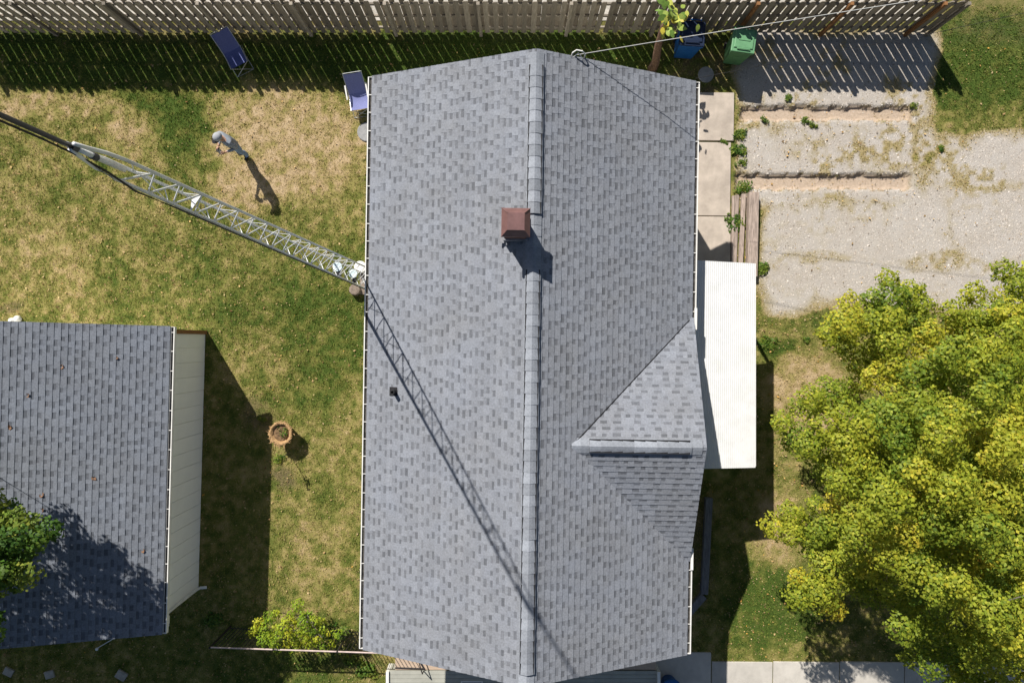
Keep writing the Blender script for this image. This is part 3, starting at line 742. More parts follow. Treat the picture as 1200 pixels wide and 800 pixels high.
# ------------------------------------------------------------------ board fence
fence = thing('board_fence', 'weathered shadowbox board fence along the back of the yard', 'fence', (-1.5, 8.83, 0))
FX0, FX1, FY, FH = -15.4, 11.83, 8.83, 1.83
off = fence.location
def pmesh(name, w, h, m):
    mb = MB(); e = 0.03
    mb.prism([(-w / 2, 0), (w / 2, 0), (w / 2, h - e), (w / 2 - e, h), (-w / 2 + e, h), (-w / 2, h - e)], -0.009, 0.009)
    mb.v = [(x, z, y) for x, y, z in mb.v]; return mb.mesh(name, m)
PK = [pmesh('picket', w, FH - 0.06 + d, M_wood) for w, d in ((0.138, 0), (0.142, 0.02), (0.135, -0.02))]
sp = 0.258
sepr = random.Random(12); SEP = [sepr.choice((0.029, 0.033, 0.036, 0.038)) for _ in range(14)]
for row, sg in ((0, -1), (1, 1)):
    x = FX0 + row * sp / 2
    while x < FX1:
        pxx = 600 + x * 41
        miss = (row == 0 and (abs(pxx - 705) < 3.2)) or (row == 1 and (abs(pxx - 448) < 4 or abs(pxx - 706) < 6))
        if not miss:
            dy = sg * SEP[int((x - FX0) / 2.42) % 14]
            o = link('picket', random.choice(PK), fence)
            o.location = (x - off.x + random.uniform(-0.004, 0.004), FY + dy - off.y, 0.05 + random.uniform(-0.015, 0.015))
            o.rotation_euler = (random.uniform(-0.006, 0.006), random.uniform(-0.005, 0.005), random.uniform(-0.03, 0.03))
        x += sp
for z in (0.3, 0.98, 1.62):
    x = FX0
    while x < FX1 - 0.1:
        x2 = min(x + 2.42, FX1)
        MB().box(((x + x2) / 2 - off.x, FY - off.y, z), (x2 - x - 0.01, 0.046, 0.085)).build('rail', M_wood, fence)
        x = x2
px_list = list(np.arange(FX0, FX1 + 0.1, 2.42)) + [FX1]
for x in px_list:
    m = M_wood2 if x > 4.2 and x < 11.5 else M_wood
    MB().box((x - off.x, FY - off.y - 0.097, 0.93), (0.085, 0.085, 1.86)).build('post', m, fence)

# ------------------------------------------------------------------ wheeled bins
def wheeled_bin(name, label, cat, loc, w, d, h, mbody, mlid, rz=0.0):
    r = thing(name, label, cat, loc, rz)
    mb = MB(); k = 0.80
    P = []
    for z, s in ((0.06, k), (0.5 * h, 0.9), (h - 0.12, 1.0), (h - 0.115, 1.06), (h - 0.04, 1.07)):
        P += [(x * w / 2 * s, y * d / 2 * s, z) for x, y in ((-1, -1), (1, -1), (1, 1), (-1, 1))]
    F = [(3, 2, 1, 0)]
    for i in range(4):
        for j in range(4): F.append((i * 4 + j, i * 4 + (j + 1) % 4, i * 4 + 4 + (j + 1) % 4, i * 4 + 4 + j))
    F.append((16, 17, 18, 19)); mb.add(P, F); body = mb.build('body', mbody, r, bevel=0.02)
    MB().box((0, -d / 2 * 0.93, 0.55 * h), (w * 0.45, 0.012, 0.2)).build('front_panel', mbody, body)
    mb = MB(); mb.box((0, 0, h - 0.01), (w * 1.10, d * 1.08, 0.045)); mb.box((0, 0.02, h + 0.025), (w * 0.86, d * 0.8, 0.04), taper=1.08)
    lid = mb.build('lid', mlid, r, bevel=0.015)
    mb = MB(); mb.box((0, -d * 0.40, h + 0.052), (w * 0.62, 0.035, 0.02)); mb.box((0, d * 0.1, h + 0.052), (w * 0.55, d * 0.28, 0.016)); mb.build('lid_rib', mlid, lid, bevel=0.006)
    MB().tube([(-w * 0.38, d / 2 + 0.02, h - 0.08), (-w * 0.38, d / 2 + 0.09, h - 0.05), (w * 0.38, d / 2 + 0.09, h - 0.05), (w * 0.38, d / 2 + 0.02, h - 0.08)], 0.018, 8).build('handle', mbody, r)
    for s in (-1, 1):
        mb = MB(); mb.lathe([(0.03, -0.025), (0.10, -0.025), (0.10, 0.025), (0.03, 0.025)], n=18)
        mb.v = [(z + s * w * 0.42, x + d / 2 * 0.85, y + 0.10) for x, y, z in mb.v]; mb.build('wheel', M_tyre, r)
    return r
wheeled_bin('wheeled_bin', 'blue wheeled bin with dark navy lid beside the board fence', 'bin', (4.87, 8.30, 0), 0.62, 0.62, 1.08, M_blue, M_blued, R(-4))
wheeled_bin('wheeled_bin', 'green wheeled bin with pale green lid beside the board fence', 'bin', (6.27, 8.12, 0), 0.58, 0.60, 1.06, M_green, M_greenl, R(-8))
# blue tote by the front walk, mostly below the picture
t_ = thing('storage_tub', 'round blue plastic tub on the shaded front walk', 'tub', (4.45, -9.68, 0.04))
MB().lathe([(0.20, 0), (0.26, 0.4), (0.28, 0.42), (0.28, 0.45)], n=24).build('tub', M_blue, t_, smooth=True)
MB().lathe([(0.29, 0.43), (0.29, 0.47), (0.22, 0.49), (0.02, 0.5)], n=24).build('lid', M_blue, t_, smooth=True)

# ------------------------------------------------------------------ folding chairs
def chair(label, loc, rz, fab, arms=True):
    r = thing('folding_chair', label, 'chair', loc, rz, 'folding sling chairs')
    w = 0.30; r.scale = (0.82, 0.80, 0.82)
    # side view runs along -y: back top (y=.55,z=.95) -> hip (y=0,z=.40) -> front (y=-.48,z=.46)
    def sling(pts, name):
        P = []; F = []; n = len(pts)
        for i, (y, z) in enumerate(pts):
            for j in range(5):
                u = -1 + j * 0.5; P.append((u * w, y, z - 0.025 * (1 - u * u)))
        m = len(P); P += [(x, y, z - 0.008) for x, y, z in P]
        for i in range(n - 1):
            for j in range(4):
                a = i * 5 + j; F += [(a, a + 1, a + 6, a + 5), (m + a, m + a + 5, m + a + 6, m + a + 1)]
        mb = MB(); mb.add(P, F); return mb.build(name, fab, r, smooth=True)
    sling([(0.56, 0.98), (0.40, 0.80), (0.24, 0.62), (0.08, 0.45)], 'backrest')
    sling([(0.08, 0.45), (-0.08, 0.40), (-0.28, 0.41), (-0.50, 0.46)], 'seat')
    for s in (-1, 1):
        x = s * (w + 0.015)
        MB().tube([(x, 0.58, 1.0), (x, 0.24, 0.62), (x, 0.06, 0.44), (x, -0.1, 0.41), (x, -0.52, 0.47)], 0.011, 6).build('side_rail', M_frame, r)
        MB().tube([(x, 0.10, 0.46), (x, -0.62, 0.02)], 0.010, 6).build('leg', M_frame, r)
        MB().tube([(x * 1.02, -0.40, 0.44), (x * 1.02, 0.34, 0.02)], 0.010, 6).build('leg', M_frame, r)
        if arms:
            MB().bar((x * 1.12, 0.30, 0.68), (x * 1.12, -0.18, 0.63), 0.045, 0.022).build('armrest', M_trim, r)
            MB().tube([(x * 1.08, -0.12, 0.63), (x * 1.02, -0.12, 0.40)], 0.009, 6).build('arm_post', M_frame, r)
    for p_, q_ in (((-w, -0.62, 0.02), (w, -0.62, 0.02)), ((-w, -0.50, 0.45), (w, -0.62, 0.03)), ((w, -0.50, 0.45), (-w, -0.62, 0.03)), ((-w, 0.34, 0.02), (w, 0.34, 0.02)), ((-w, 0.58, 1.0), (w, 0.58, 1.0))):
        MB().tube([p_, q_], 0.010, 6).build('crossbar', M_frame, r)
    return r
p = W(279, 68); chair('deep blue folding sling chair standing in the fence shade', (p.x, p.y, 0), R(27), M_bluefab, False)
p = W(423, 117); chair('faded blue folding chair with white armrests at the house corner', (p.x, p.y, 0), R(9), M_bluefab2, True)

# round stones
def disc(x, y, r, label):
    mb = MB(); mb.lathe([(r, -0.03), (r, 0.035), (r - 0.015, 0.045), (0.02, 0.045)], n=28)
    o = mb.build('stepping_stone', M_stone); o.location = W(x, y).xy.to_3d(); tag(o, label, 'stone')
disc(827, 88, 0.225, 'round grey stepping stone on dark soil below the bins')
disc(430, 155, 0.27, 'round pale stepping stone under the eave beside the faded chair')

# ------------------------------------------------------------------ leaves
def leaf_cloud(centers, radii, per, size, hues, seed=1, flat=0.6, up=0.55, shape=4):
    """leaf faces in a shell round each clump; returns V,F,hue,tone"""
    g = np.random.default_rng(seed); Vs = []; hs = []; ts = []
    for (c, r, hu) in zip(centers, radii, hues):
        n = max(8, int(per * r * r)); d = g.normal(size=(n, 3)); d[:, 2] += 0.25; d /= np.linalg.norm(d, axis=1)[:, None]
        rad = r * (0.55 + 0.5 * g.random(n) ** 0.6); lump = 1 + 0.28 * np.sin(d[:, 0] * 5 + c[0] * 9) * np.sin(d[:, 1] * 5 + c[1] * 7)
        pos = np.asarray(c)[None] + d * (rad * lump)[:, None] * np.array([1, 1, flat])
        nor = d * 0.8 + np.array([0, 0, up]) + g.normal(size=(n, 3)) * 0.32; nor /= np.linalg.norm(nor, axis=1)[:, None]
        t1 = np.cross(nor, g.normal(size=(n, 3))); t1 /= np.linalg.norm(t1, axis=1)[:, None]; t2 = np.cross(nor, t1)
        s = size * g.uniform(0.65, 1.25, n)[:, None]
        bend = -nor * s * 0.25
        if shape == 4: Q = [pos - t1 * s, pos - t2 * s * 0.7 + bend * 0, pos + t1 * s + bend, pos + t2 * s * 0.7]
        Vs.append(np.stack(Q, 1).reshape(-1, 3))
        hs.append(np.clip(hu + g.normal(0, 0.11, n), 0, 1)); ts.append(g.uniform(0.72, 1.25, n))
    V = np.concatenate(Vs); return V, np.arange(len(V)).reshape(-1, 4), np.concatenate(hs), np.concatenate(ts)
def in_poly(x, y, poly):
    c = np.zeros(x.shape, bool); n = len(poly)
    for i in range(n):
        x0, y0 = poly[i]; x1, y1 = poly[(i + 1) % n]
        c ^= ((y0 > y) != (y1 > y)) & (x < (x1 - x0) * (y - y0) / (y1 - y0 + 1e-9) + x0)
    return c
def edge_dist(x, y, poly):
    d = np.full(x.shape, 1e9); n = len(poly)
    for i in range(n):
        a = np.array(poly[i]); b = np.array(poly[(i + 1) % n]); ab = b - a
        t = np.clip(((x - a[0]) * ab[0] + (y - a[1]) * ab[1]) / (ab @ ab), 0, 1)
        d = np.minimum(d, np.hypot(x - a[0] - t * ab[0], y - a[1] - t * ab[1]))
    return d
def fill(poly, sep, tries, seed, inset=6):
    g = np.random.default_rng(seed); P = np.array(poly); pts = []
    X = g.uniform(P[:, 0].min(), P[:, 0].max(), tries); Y = g.uniform(P[:, 1].min(), P[:, 1].max(), tries)
    ok = in_poly(X, Y, poly) & (edge_dist(X, Y, poly) > inset)
    for x, y in zip(X[ok], Y[ok]):
        if all((x - a) ** 2 + (y - b) ** 2 > sep * sep for a, b in pts): pts.append((x, y))
    return np.array(pts)
def limb_pts(a, b, n=5, wob=0.1, g=random):
    a = Vector(a); b = Vector(b); out = []
    for i in range(n + 1):
        t = i / n; p = a.lerp(b, t); p.z += 0.25 * math.sin(t * math.pi) * (b - a).length * 0.2
        if 0 < i < n: p += Vector((g.uniform(-wob, wob), g.uniform(-wob, wob), 0))
        out.append(p)
    return out

# big maple on the right
mpoly = [(893, 600), (915, 578), (960, 582), (962, 560), (925, 545), (908, 500), (918, 462), (950, 440), (1000, 440), (985, 415), (962, 396), (966, 365), (1000, 342),
         (1040, 318), (1085, 330), (1095, 352), (1120, 338), (1165, 332), (1172, 300), (1205, 296), (1300, 330), (1360, 480), (1350, 680), (1290, 850),
         (1150, 850), (1090, 800), (1050, 770), (1035, 715), (1010, 705), (985, 728), (955, 720), (915, 705), (925, 680), (905, 660), (935, 645), (900, 632)]
pts = fill(mpoly, 21, 14000, 3, 8)
ed = edge_dist(pts[:, 0], pts[:, 1], mpoly)
cen = []; rad = []; hue = []
g = np.random.default_rng(5)
for (x, y), e in zip(pts, ed):
    z = 2.9 + 4.1 * (1 - math.exp(-e / 85)) + g.normal(0, 0.62)
    z = max(2.4, z)
    cen.append(W(x, y, z)); rad.append(g.uniform(0.27, 0.44) if e > 20 else g.uniform(0.22, 0.33))
    hue.append(np.clip(0.36 + 0.20 * (N1(np.array(x / 45.), np.array(y / 45.), 2) - 0.5) * 2 + g.normal(0, 0.10), 0.05, 0.95))
n_top = len(cen)
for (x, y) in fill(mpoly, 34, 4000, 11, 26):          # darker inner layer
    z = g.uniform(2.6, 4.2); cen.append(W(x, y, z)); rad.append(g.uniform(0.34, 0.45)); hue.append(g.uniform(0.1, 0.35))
base = W(1120, 590)
maple = thing('maple_tree', 'large maple turning yellow and green over the gravel drive', 'tree', (base.x, base.y, 0))
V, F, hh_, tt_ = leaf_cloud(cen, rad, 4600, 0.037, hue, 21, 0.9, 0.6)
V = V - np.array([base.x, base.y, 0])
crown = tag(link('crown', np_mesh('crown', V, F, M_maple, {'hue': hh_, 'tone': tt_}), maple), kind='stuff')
MB().tube([(0, 0, -0.1), (0.02, 0.03, 0.5), (0.05, 0, 1.4), (0.0, 0.08, 2.4), (0.1, 0.0, 3.6), (0.05, 0.1, 5.2)], [0.26, 0.2, 0.18, 0.16, 0.11, 0.04], 12).build('trunk', M_bark2, maple, smooth=True)
rr = random.Random(4)
for i in range(0, n_top, 5):
    c = cen[i] - Vector((base.x, base.y, 0)); h0 = min(1.6 + 0.55 * rr.random() * c.z, c.z - 0.5)
    MB().tube(limb_pts((0.03, 0.03, h0), (c.x * 0.86, c.y * 0.86, c.z - 0.45), 5, 0.10, rr), 0.05, 6, 0.010).build('limb', M_bark2, maple, smooth=True)

def bush(name, label, cat, poly, zf, sep, per, size, m, base_px, rads, hues, seed, stems=5, bark=M_bark2, group=None):
    pts = fill(poly, sep, 4000, seed, 3); ed = edge_dist(pts[:, 0], pts[:, 1], poly); g = np.random.default_rng(seed)
    cen = [W(x, y, zf(e, g)) for (x, y), e in zip(pts, ed)]; rad = [g.uniform(*rads) for _ in cen]; hu = [g.uniform(*hues) for _ in cen]
    b = W(*base_px); r = thing(name, label, cat, (b.x, b.y, 0), group=group)
    V, F, h, t = leaf_cloud(cen, rad, per, size, hu, seed, 0.9, 0.4)
    o = link('crown', np_mesh('crown', V - np.array([b.x, b.y, 0]), F, m, {'hue': h, 'tone': t}), r); tag(o, kind='stuff')
    rr = random.Random(seed)
    for i in range(0, len(cen), max(1, len(cen) // stems)):
        c = cen[i] - Vector((b.x, b.y, 0))
        MB().tube(limb_pts((rr.uniform(-.06, .06), rr.uniform(-.06, .06), -0.02), c, 4, 0.05, rr), 0.025, 6, 0.006).build('stem', bark, r, smooth=True)
    return r
bush('shrub', 'bright yellow green shrub leaning over the thin iron fence', 'shrub',
     [(290, 738), (305, 722), (325, 712), (340, 715), (352, 701), (360, 712), (372, 722), (385, 730), (402, 742), (392, 758), (370, 760), (345, 764), (325, 765), (305, 758)],
     lambda e, g: 0.9 + 0.9 * (1 - math.exp(-e / 16)) + g.normal(0, 0.14), 8, 4200, 0.032, M_lime, (358, 720), (0.10, 0.19), (0.25, 0.85), 31, 8)
bush('shrub', 'small dark green shrub between the lime shrub and the house', 'shrub',
     [(372, 735), (392, 728), (408, 733), (412, 748), (400, 758), (380, 760)],
     lambda e, g: 0.4 + 0.5 * (1 - math.exp(-e / 12)) + g.normal(0, 0.08), 9, 2800, 0.032, M_greenleaf, (392, 740), (0.10, 0.16), (0.15, 0.6), 32, 4)
bush('edge_tree', 'green tree reaching over the shed roof', 'tree',
     [(-260, 560), (-60, 520), (-5, 583), (14, 592), (40, 606), (66, 620), (48, 634), (30, 652), (42, 676), (20, 690), (2, 700), (-12, 716), (6, 742), (-8, 752), (-120, 760), (-260, 700)],
     lambda e, g: 5.35 + 0.9 * (1 - math.exp(-e / 60)) + g.normal(0, 0.3), 11, 3000, 0.045, M_greenleaf, (-60, 480), (0.16, 0.30), (0.25, 0.8), 33, 9)
# a few ground plants
def weed(x, y, r, label, hues=(0.1, 0.6), n=7, seed=0, h=0.06):
    g = np.random.default_rng(seed + int(x)); b = W(x, y)
    cen = [(0, 0, h * 0.6)] + [(g.uniform(-1, 1) * r * 0.75, g.uniform(-1, 1) * r * 0.45, h * g.uniform(0.5, 1.2)) for _ in range(n)]
    V, F, hh, t = leaf_cloud(cen, [r * g.uniform(0.3, 0.55) for _ in range(n)], 30 / (r * 0.45) ** 2, 0.021 * max(1.0, r / 0.17), [g.uniform(*hues) for _ in cen], seed + 3, 0.35, 0.7)
    V[:, 2] = np.maximum(V[:, 2], 0.005)
    o = link('weed', np_mesh('weed', V, F, M_greenleaf, {'hue': hh, 'tone': t})); o.location = (b.x, b.y, 0)
    return tag(o, label, 'weed')
for i, (x, y, r, lb) in enumerate((
        (866, 158, 0.20, 'tall green weed at the corner of the upper path slab'), (865, 176, 0.24, 'green weed patch hugging the middle path slab'), (868, 190, 0.18, 'sparse weed just above the lower wheel rut'),
        (872, 220, 0.26, 'leafy weed at the end of the lower wheel rut'), (861, 262, 0.30, 'bushy weed growing between the planks'), (848, 167, 0.12, 'tiny weed in the path joint'),
        (923, 115, 0.12, 'small weed above the upper wheel rut'), (942, 141, 0.13, 'dark weed on the lower lip of the upper rut'), (953, 147, 0.12, 'weed tuft on the gravel beside the dark rut weed'),
        (897, 142, 0.15, 'flat weed beside the upper rut near the path'), (1071, 125, 0.15, 'weed at the far tip of the upper rut'), (1102, 174, 0.11, 'lone bright weed on bare dirt near the grass'),
        (893, 315, 0.24, 'weeds beside the awning corner at the gravel edge'), (900, 402, 0.26, 'dark weeds under the awning edge beyond the gravel'), (943, 398, 0.12, 'small dark weed on the dirt below the gravel'),
        (307, 491, 0.14, 'pale leafed weed beside the coir basket'), (328, 538, 0.18, 'yellow green weed clump below the coir basket'), (250, 725, 0.30, 'straggly weeds at the end of the thin iron fence'),
        (430, 782, 0.35, 'mixed green ground weeds beside the front porch'), (412, 772, 0.25, 'low weeds behind the porch by the fence rail'))):
    weed(x, y, r, lb, seed=i * 5, n=8 if r < 0.2 else 14, hues=(0.5, 1.0) if 'yellow' in lb or 'pale' in lb else (0.25, 0.9))
# thin tall weed with its leaf at the top
b = W(339, 531); tw = thing('stake_plant', 'thin single stemmed plant standing below the coir basket', 'plant', (b.x, b.y, 0))
MB().tube([(0, 0, 0), (0.01, 0.01, 0.5), (0, 0, 0.95)], 0.008, 6).build('stem', M_bark2, tw)
V, F, hh, t = leaf_cloud([(0, 0, 0.98), (0.02, 0.03, 0.86)], [0.11, 0.09], 2600, 0.035, [0.7, 0.5], 8, 0.8, 0.3)
tag(link('leaves', np_mesh('leaves', V, F, M_greenleaf, {'hue': hh, 'tone': t}), tw), kind='stuff')

# broad leaved sapling by the fence
b = W(764, 80); sap = thing('leaning_sapling', 'reddish bare trunk with a tuft of broad leaves by the bins', 'tree', (b.x, b.y, 0))
top = W(777, 32, 1.75) - b; tip = W(786, 14, 2.15) - b
MB().tube([(0, -0.05, -0.05), (0.0, -0.02, 0.5), (top.x * 0.6, top.y * 0.6, 1.1), (top.x, top.y, 1.75), (tip.x, tip.y, 2.15)], [0.15, 0.12, 0.10, 0.07, 0.02], 9).build('trunk', M_bark, sap, smooth=True)
def bigleaf():
    mb = MB(); P = []; out = [(0, 0), (0.045, 0.03), (0.07, 0.08), (0.062, 0.13), (0.03, 0.18), (0, 0.215)]
    for x, y in out: P.append((x, y, 0.02 - abs(x) * 0.1 - y * y * 1.4))
    for x, y in out[1:-1]: P.append((-x, y, 0.02 - abs(x) * 0.1 - y * y * 1.4))
    m = len(out); F = []
    L = [0] + list(range(m, m + 4)) + [5]
    for i in range(5):
        mid0 = i; F.append((i, i + 1, L[i + 1])) if i == 0 else None
    F = [(0, 1, 6), (1, 2, 7, 6), (2, 3, 8, 7), (3, 4, 9, 8), (4, 5, 9)]
    mb.add(P, F); return mb
LM = []
for c in ((0.13, 0.22, 0.04), (0.28, 0.36, 0.07), (0.40, 0.42, 0.08), (0.50, 0.42, 0.05)):
    m = mat('broad_leaf', c, 0.5, 0.2, 25); LM.append(bigleaf().mesh('leaf', m))
gg = random.Random(9)
for i in range(64):
    z = gg.uniform(1.7, 2.5); a = gg.uniform(0, 6.28); r = gg.uniform(0.02, 0.42)
    c = W(gg.gauss(785, 9), gg.gauss(20, 11), z) - b
    o = link('leaf', LM[gg.choice((0, 1, 1, 2, 2, 3))], sap); o.location = (c.x, c.y, z); s = gg.uniform(0.7, 1.25); o.scale = (s, s, s)
    o.rotation_euler = (gg.uniform(-0.6, 0.3), gg.uniform(-0.5, 0.5), a)

# ------------------------------------------------------------------ coir basket planter
b = W(336, 505); bk_ = thing('basket_planter', 'round straw coloured coir basket planter on the lawn', 'planter', (b.x, b.y, 0))
mb = MB(); mb.lathe([(0.17, 0.0), (0.24, 0.25), (0.30, 0.48), (0.33, 0.52), (0.32, 0.56), (0.26, 0.54), (0.24, 0.46), (0.02, 0.44)], n=30)
mb.v = [(x * (1 + 0.06 * math.sin(9 * math.atan2(y, x) + z * 20)), y * (1 + 0.06 * math.sin(7 * math.atan2(y, x))), z) for x, y, z in mb.v]
mb.build('basket', M_wicker, bk_, smooth=True)
mb = MB(); rs = random.Random(3)
for i in range(130):
    a = rs.uniform(0, 6.283); r0 = rs.uniform(0.25, 0.33); z = rs.uniform(0.48, 0.57); d_ = a + rs.uniform(-1.6, 1.6); L_ = rs.uniform(0.04, 0.11)
    p_ = Vector((r0 * math.cos(a), r0 * math.sin(a), z)); mb.bar(p_, p_ + Vector((math.cos(d_) * L_, math.sin(d_) * L_, rs.uniform(-0.03, 0.03))), 0.012, 0.005)
tag(mb.build('straw', M_wicker, bk_), kind='stuff')
MB().lathe([(0.24, 0.44), (0.20, 0.475), (0.02, 0.48)], n=18).build('soil', M_soil, bk_)
V, F, hh, t = leaf_cloud([(0.08, -0.02, 0.52), (0.1, 0.08, 0.5), (-0.05, 0.1, 0.49)], [0.11, 0.09, 0.08], 3000, 0.03, [0.5, 0.7, 0.2], 12, 0.6, 0.4)
tag(link('sprigs', np_mesh('sprigs', V, F, M_greenleaf, {'hue': hh, 'tone': t}), bk_), kind='stuff')

# ------------------------------------------------------------------ timbers by the path
def timber(label, x0, y0, x1, y1, w, h, z=0.0, m=M_timber, cat='timber'):
    a, b = W(x0, y0), W(x1, y1); mid = (a + b) / 2; r = thing('timber', label, cat, (mid.x, mid.y, z))
    mb = MB(); mb.bar((a.x - mid.x, a.y - mid.y, h / 2), (b.x - mid.x, b.y - mid.y, h / 2), w, h); mb.build('beam', m, r, bevel=0.01)
    return r
timber('thick pinkish grey timber beam along the gravel edge', 880.5, 227, 878.5, 325, 0.28, 0.24)
timber('narrow plank lying against the thick timber beam', 870.5, 228, 866.5, 320, 0.12, 0.10)
timber('split brown plank at the path edge near the awning', 863, 229, 860, 318, 0.11, 0.07)
timber('thin board tight against the concrete path', 858.5, 230, 857.2, 316, 0.07, 0.09)
timber('long grey edging timber in the shade beside the house', 829.5, 582, 824, 694, 0.2, 0.16, 0, M_timber2)
timber('short grey edging timber angled back to the house', 823.5, 696, 806, 716, 0.2, 0.15, 0, M_timber2)

# ------------------------------------------------------------------ iron fence at the bottom left
ZF = 1.35
a = W(246, 758, ZF); b2 = W(470, 765.5, ZF)
iron = thing('iron_fence', 'thin dark picket fence with pale top rail between shed and house', 'fence', (a.x, a.y, 0))
d = Vector((b2.x - a.x, b2.y - a.y, 0)); L = d.length; u = d.normalized()
MB().tube([(0, 0, ZF), u * L + Vector((0, 0, ZF))], 0.02, 8).build('top_rail', M_rail, iron)
MB().tube([(0, 0, 0.15), u * L + Vector((0, 0, 0.15))], 0.014, 6).build('bottom_rail', M_iron, iron)
pk = MB().tube([(0, 0, 0.03), (0, 0, ZF)], 0.010, 5).mesh('picket', M_iron)
for i in range(int(L / 0.105)):
    o = link('picket', pk, iron); o.location = u * (i * 0.105 + 0.03)
for i in range(4): MB().tube([u * (L * i / 3), u * (L * i / 3) + Vector((0, 0, ZF + 0.03))], 0.028, 8).build('post', M_iron, iron)

# ------------------------------------------------------------------ small things round the shed
for i, (x, y, s, lb) in enumerate(((143, 790, 0.30, 'tilted pale square paver in the shade below the shed'), (59, 789, 0.26, 'dull square paver half sunk below the shed'), (11, 786, 0.27, 'grey worn paver in the shade near the frame edge of the shed'))):
    o = MB().box((0, 0, 0.02), (s, s * 0.85, 0.06)).build('paver', M_paver, bevel=0.01); p = W(x, y); o.location = (p.x, p.y, 0.01); o.rotation_euler = (0.05, 0.04, R((-32, 15, -28)[i])); tag(o, lb, 'paver')
p = W(125, 752); st = thing('garden_stake', 'thin grey rod with knob lying in the shade below the shed', 'stake', (p.x, p.y, 0))
MB().tube([W(114, 759, 0.05) - p, W(136, 746, 0.05) - p], 0.012, 6).build('rod', M_galv, st)
MB().lathe([(0.005, -0.04), (0.04, -0.02), (0.045, 0.0), (0.04, 0.02), (0.005, 0.04)], W(113.5, 760, 0.05) - p, 12).build('knob', M_galv, st, smooth=True)
for i, (x, y, s, lb) in enumerate(((18.5, 373.5, 0.10, 'taller white rounded stone behind the shed edge'), (12, 375.5, 0.085, 'smaller white rounded stone behind the shed edge'))):
    mb = MB(); mb.lathe([(0.4 * s, 0), (s, 0.05), (s * 0.9, 0.13), (s * 0.5, 0.18), (0.01, 0.19)], n=12); q = W(x, y, 0.15)
    o = mb.build('white_stone', M_pbucket, smooth=True); o.location = (q.x, q.y, 0); tag(o, lb, 'stone')

# ------------------------------------------------------------------ front porch below the gable
por = thing('front_porch', 'pale painted front porch deck under the gable end', 'porch', (0.2, -9.6, 0))
po = por.location; ZP = 0.45
def P2(x, y, z=ZP): return W(x, y, z)
c0, c1 = P2(463, 766), P2(769, 784.5)
MB().box(((c0.x + c1.x) / 2, (c0.y + c1.y) / 2 + 0.9, ZP / 2 - 0.01), (c1.x - c0.x, c0.y - c1.y + 1.8, ZP - 0.02)).build('landing', M_tan, por, off=po)
c0, c1 = P2(456, 785.5), P2(770, 850)
n = 14
for i in range(n):
    y0 = c0.y + (c1.y - c0.y) * i / n; y1 = c0.y + (c1.y - c0.y) * (i + 1) / n
    MB().box(((c0.x + c1.x) / 2, (y0 + y1) / 2, ZP / 2), (c1.x - c0.x, abs(y1 - y0) - 0.008, ZP)).build('deck_board', M_porch, por, off=po)
for x in (c0.x - 0.04, c1.x + 0.04):
    MB().box((x, (c0.y + c1.y) / 2, ZP / 2 + 0.03), (0.08, c0.y - c1.y, ZP + 0.06)).build('edge_trim', M_trim, por, off=po)
q0, q1 = P2(540, 797), P2(566, 815)
dm = thing('doormat', 'dark doormat with pale border on the porch deck', 'doormat', ((q0.x + q1.x) / 2, (q0.y + q1.y) / 2, ZP + 0.004))
sx, sy = q1.x - q0.x, q0.y - q1.y
MB().box((0, 0, 0.006), (sx, sy, 0.012)).build('border', M_trim, dm)
MB().box((0, 0, 0.012), (sx - 0.09, sy - 0.09, 0.012)).build('pile', M_mat, dm)
hr = thing('handrail', 'dark bent handrail over the sunlit porch edge', 'handrail', (P2(492, 775).x, P2(492, 775).y, ZP))
MB().tube([(-0.02, 0.3, 0.02), (0.0, 0.22, 0.35), (0.12, -0.15, 0.38), (0.11, -0.25, 0.02)], 0.016, 6).build('tube', M_iron, hr)

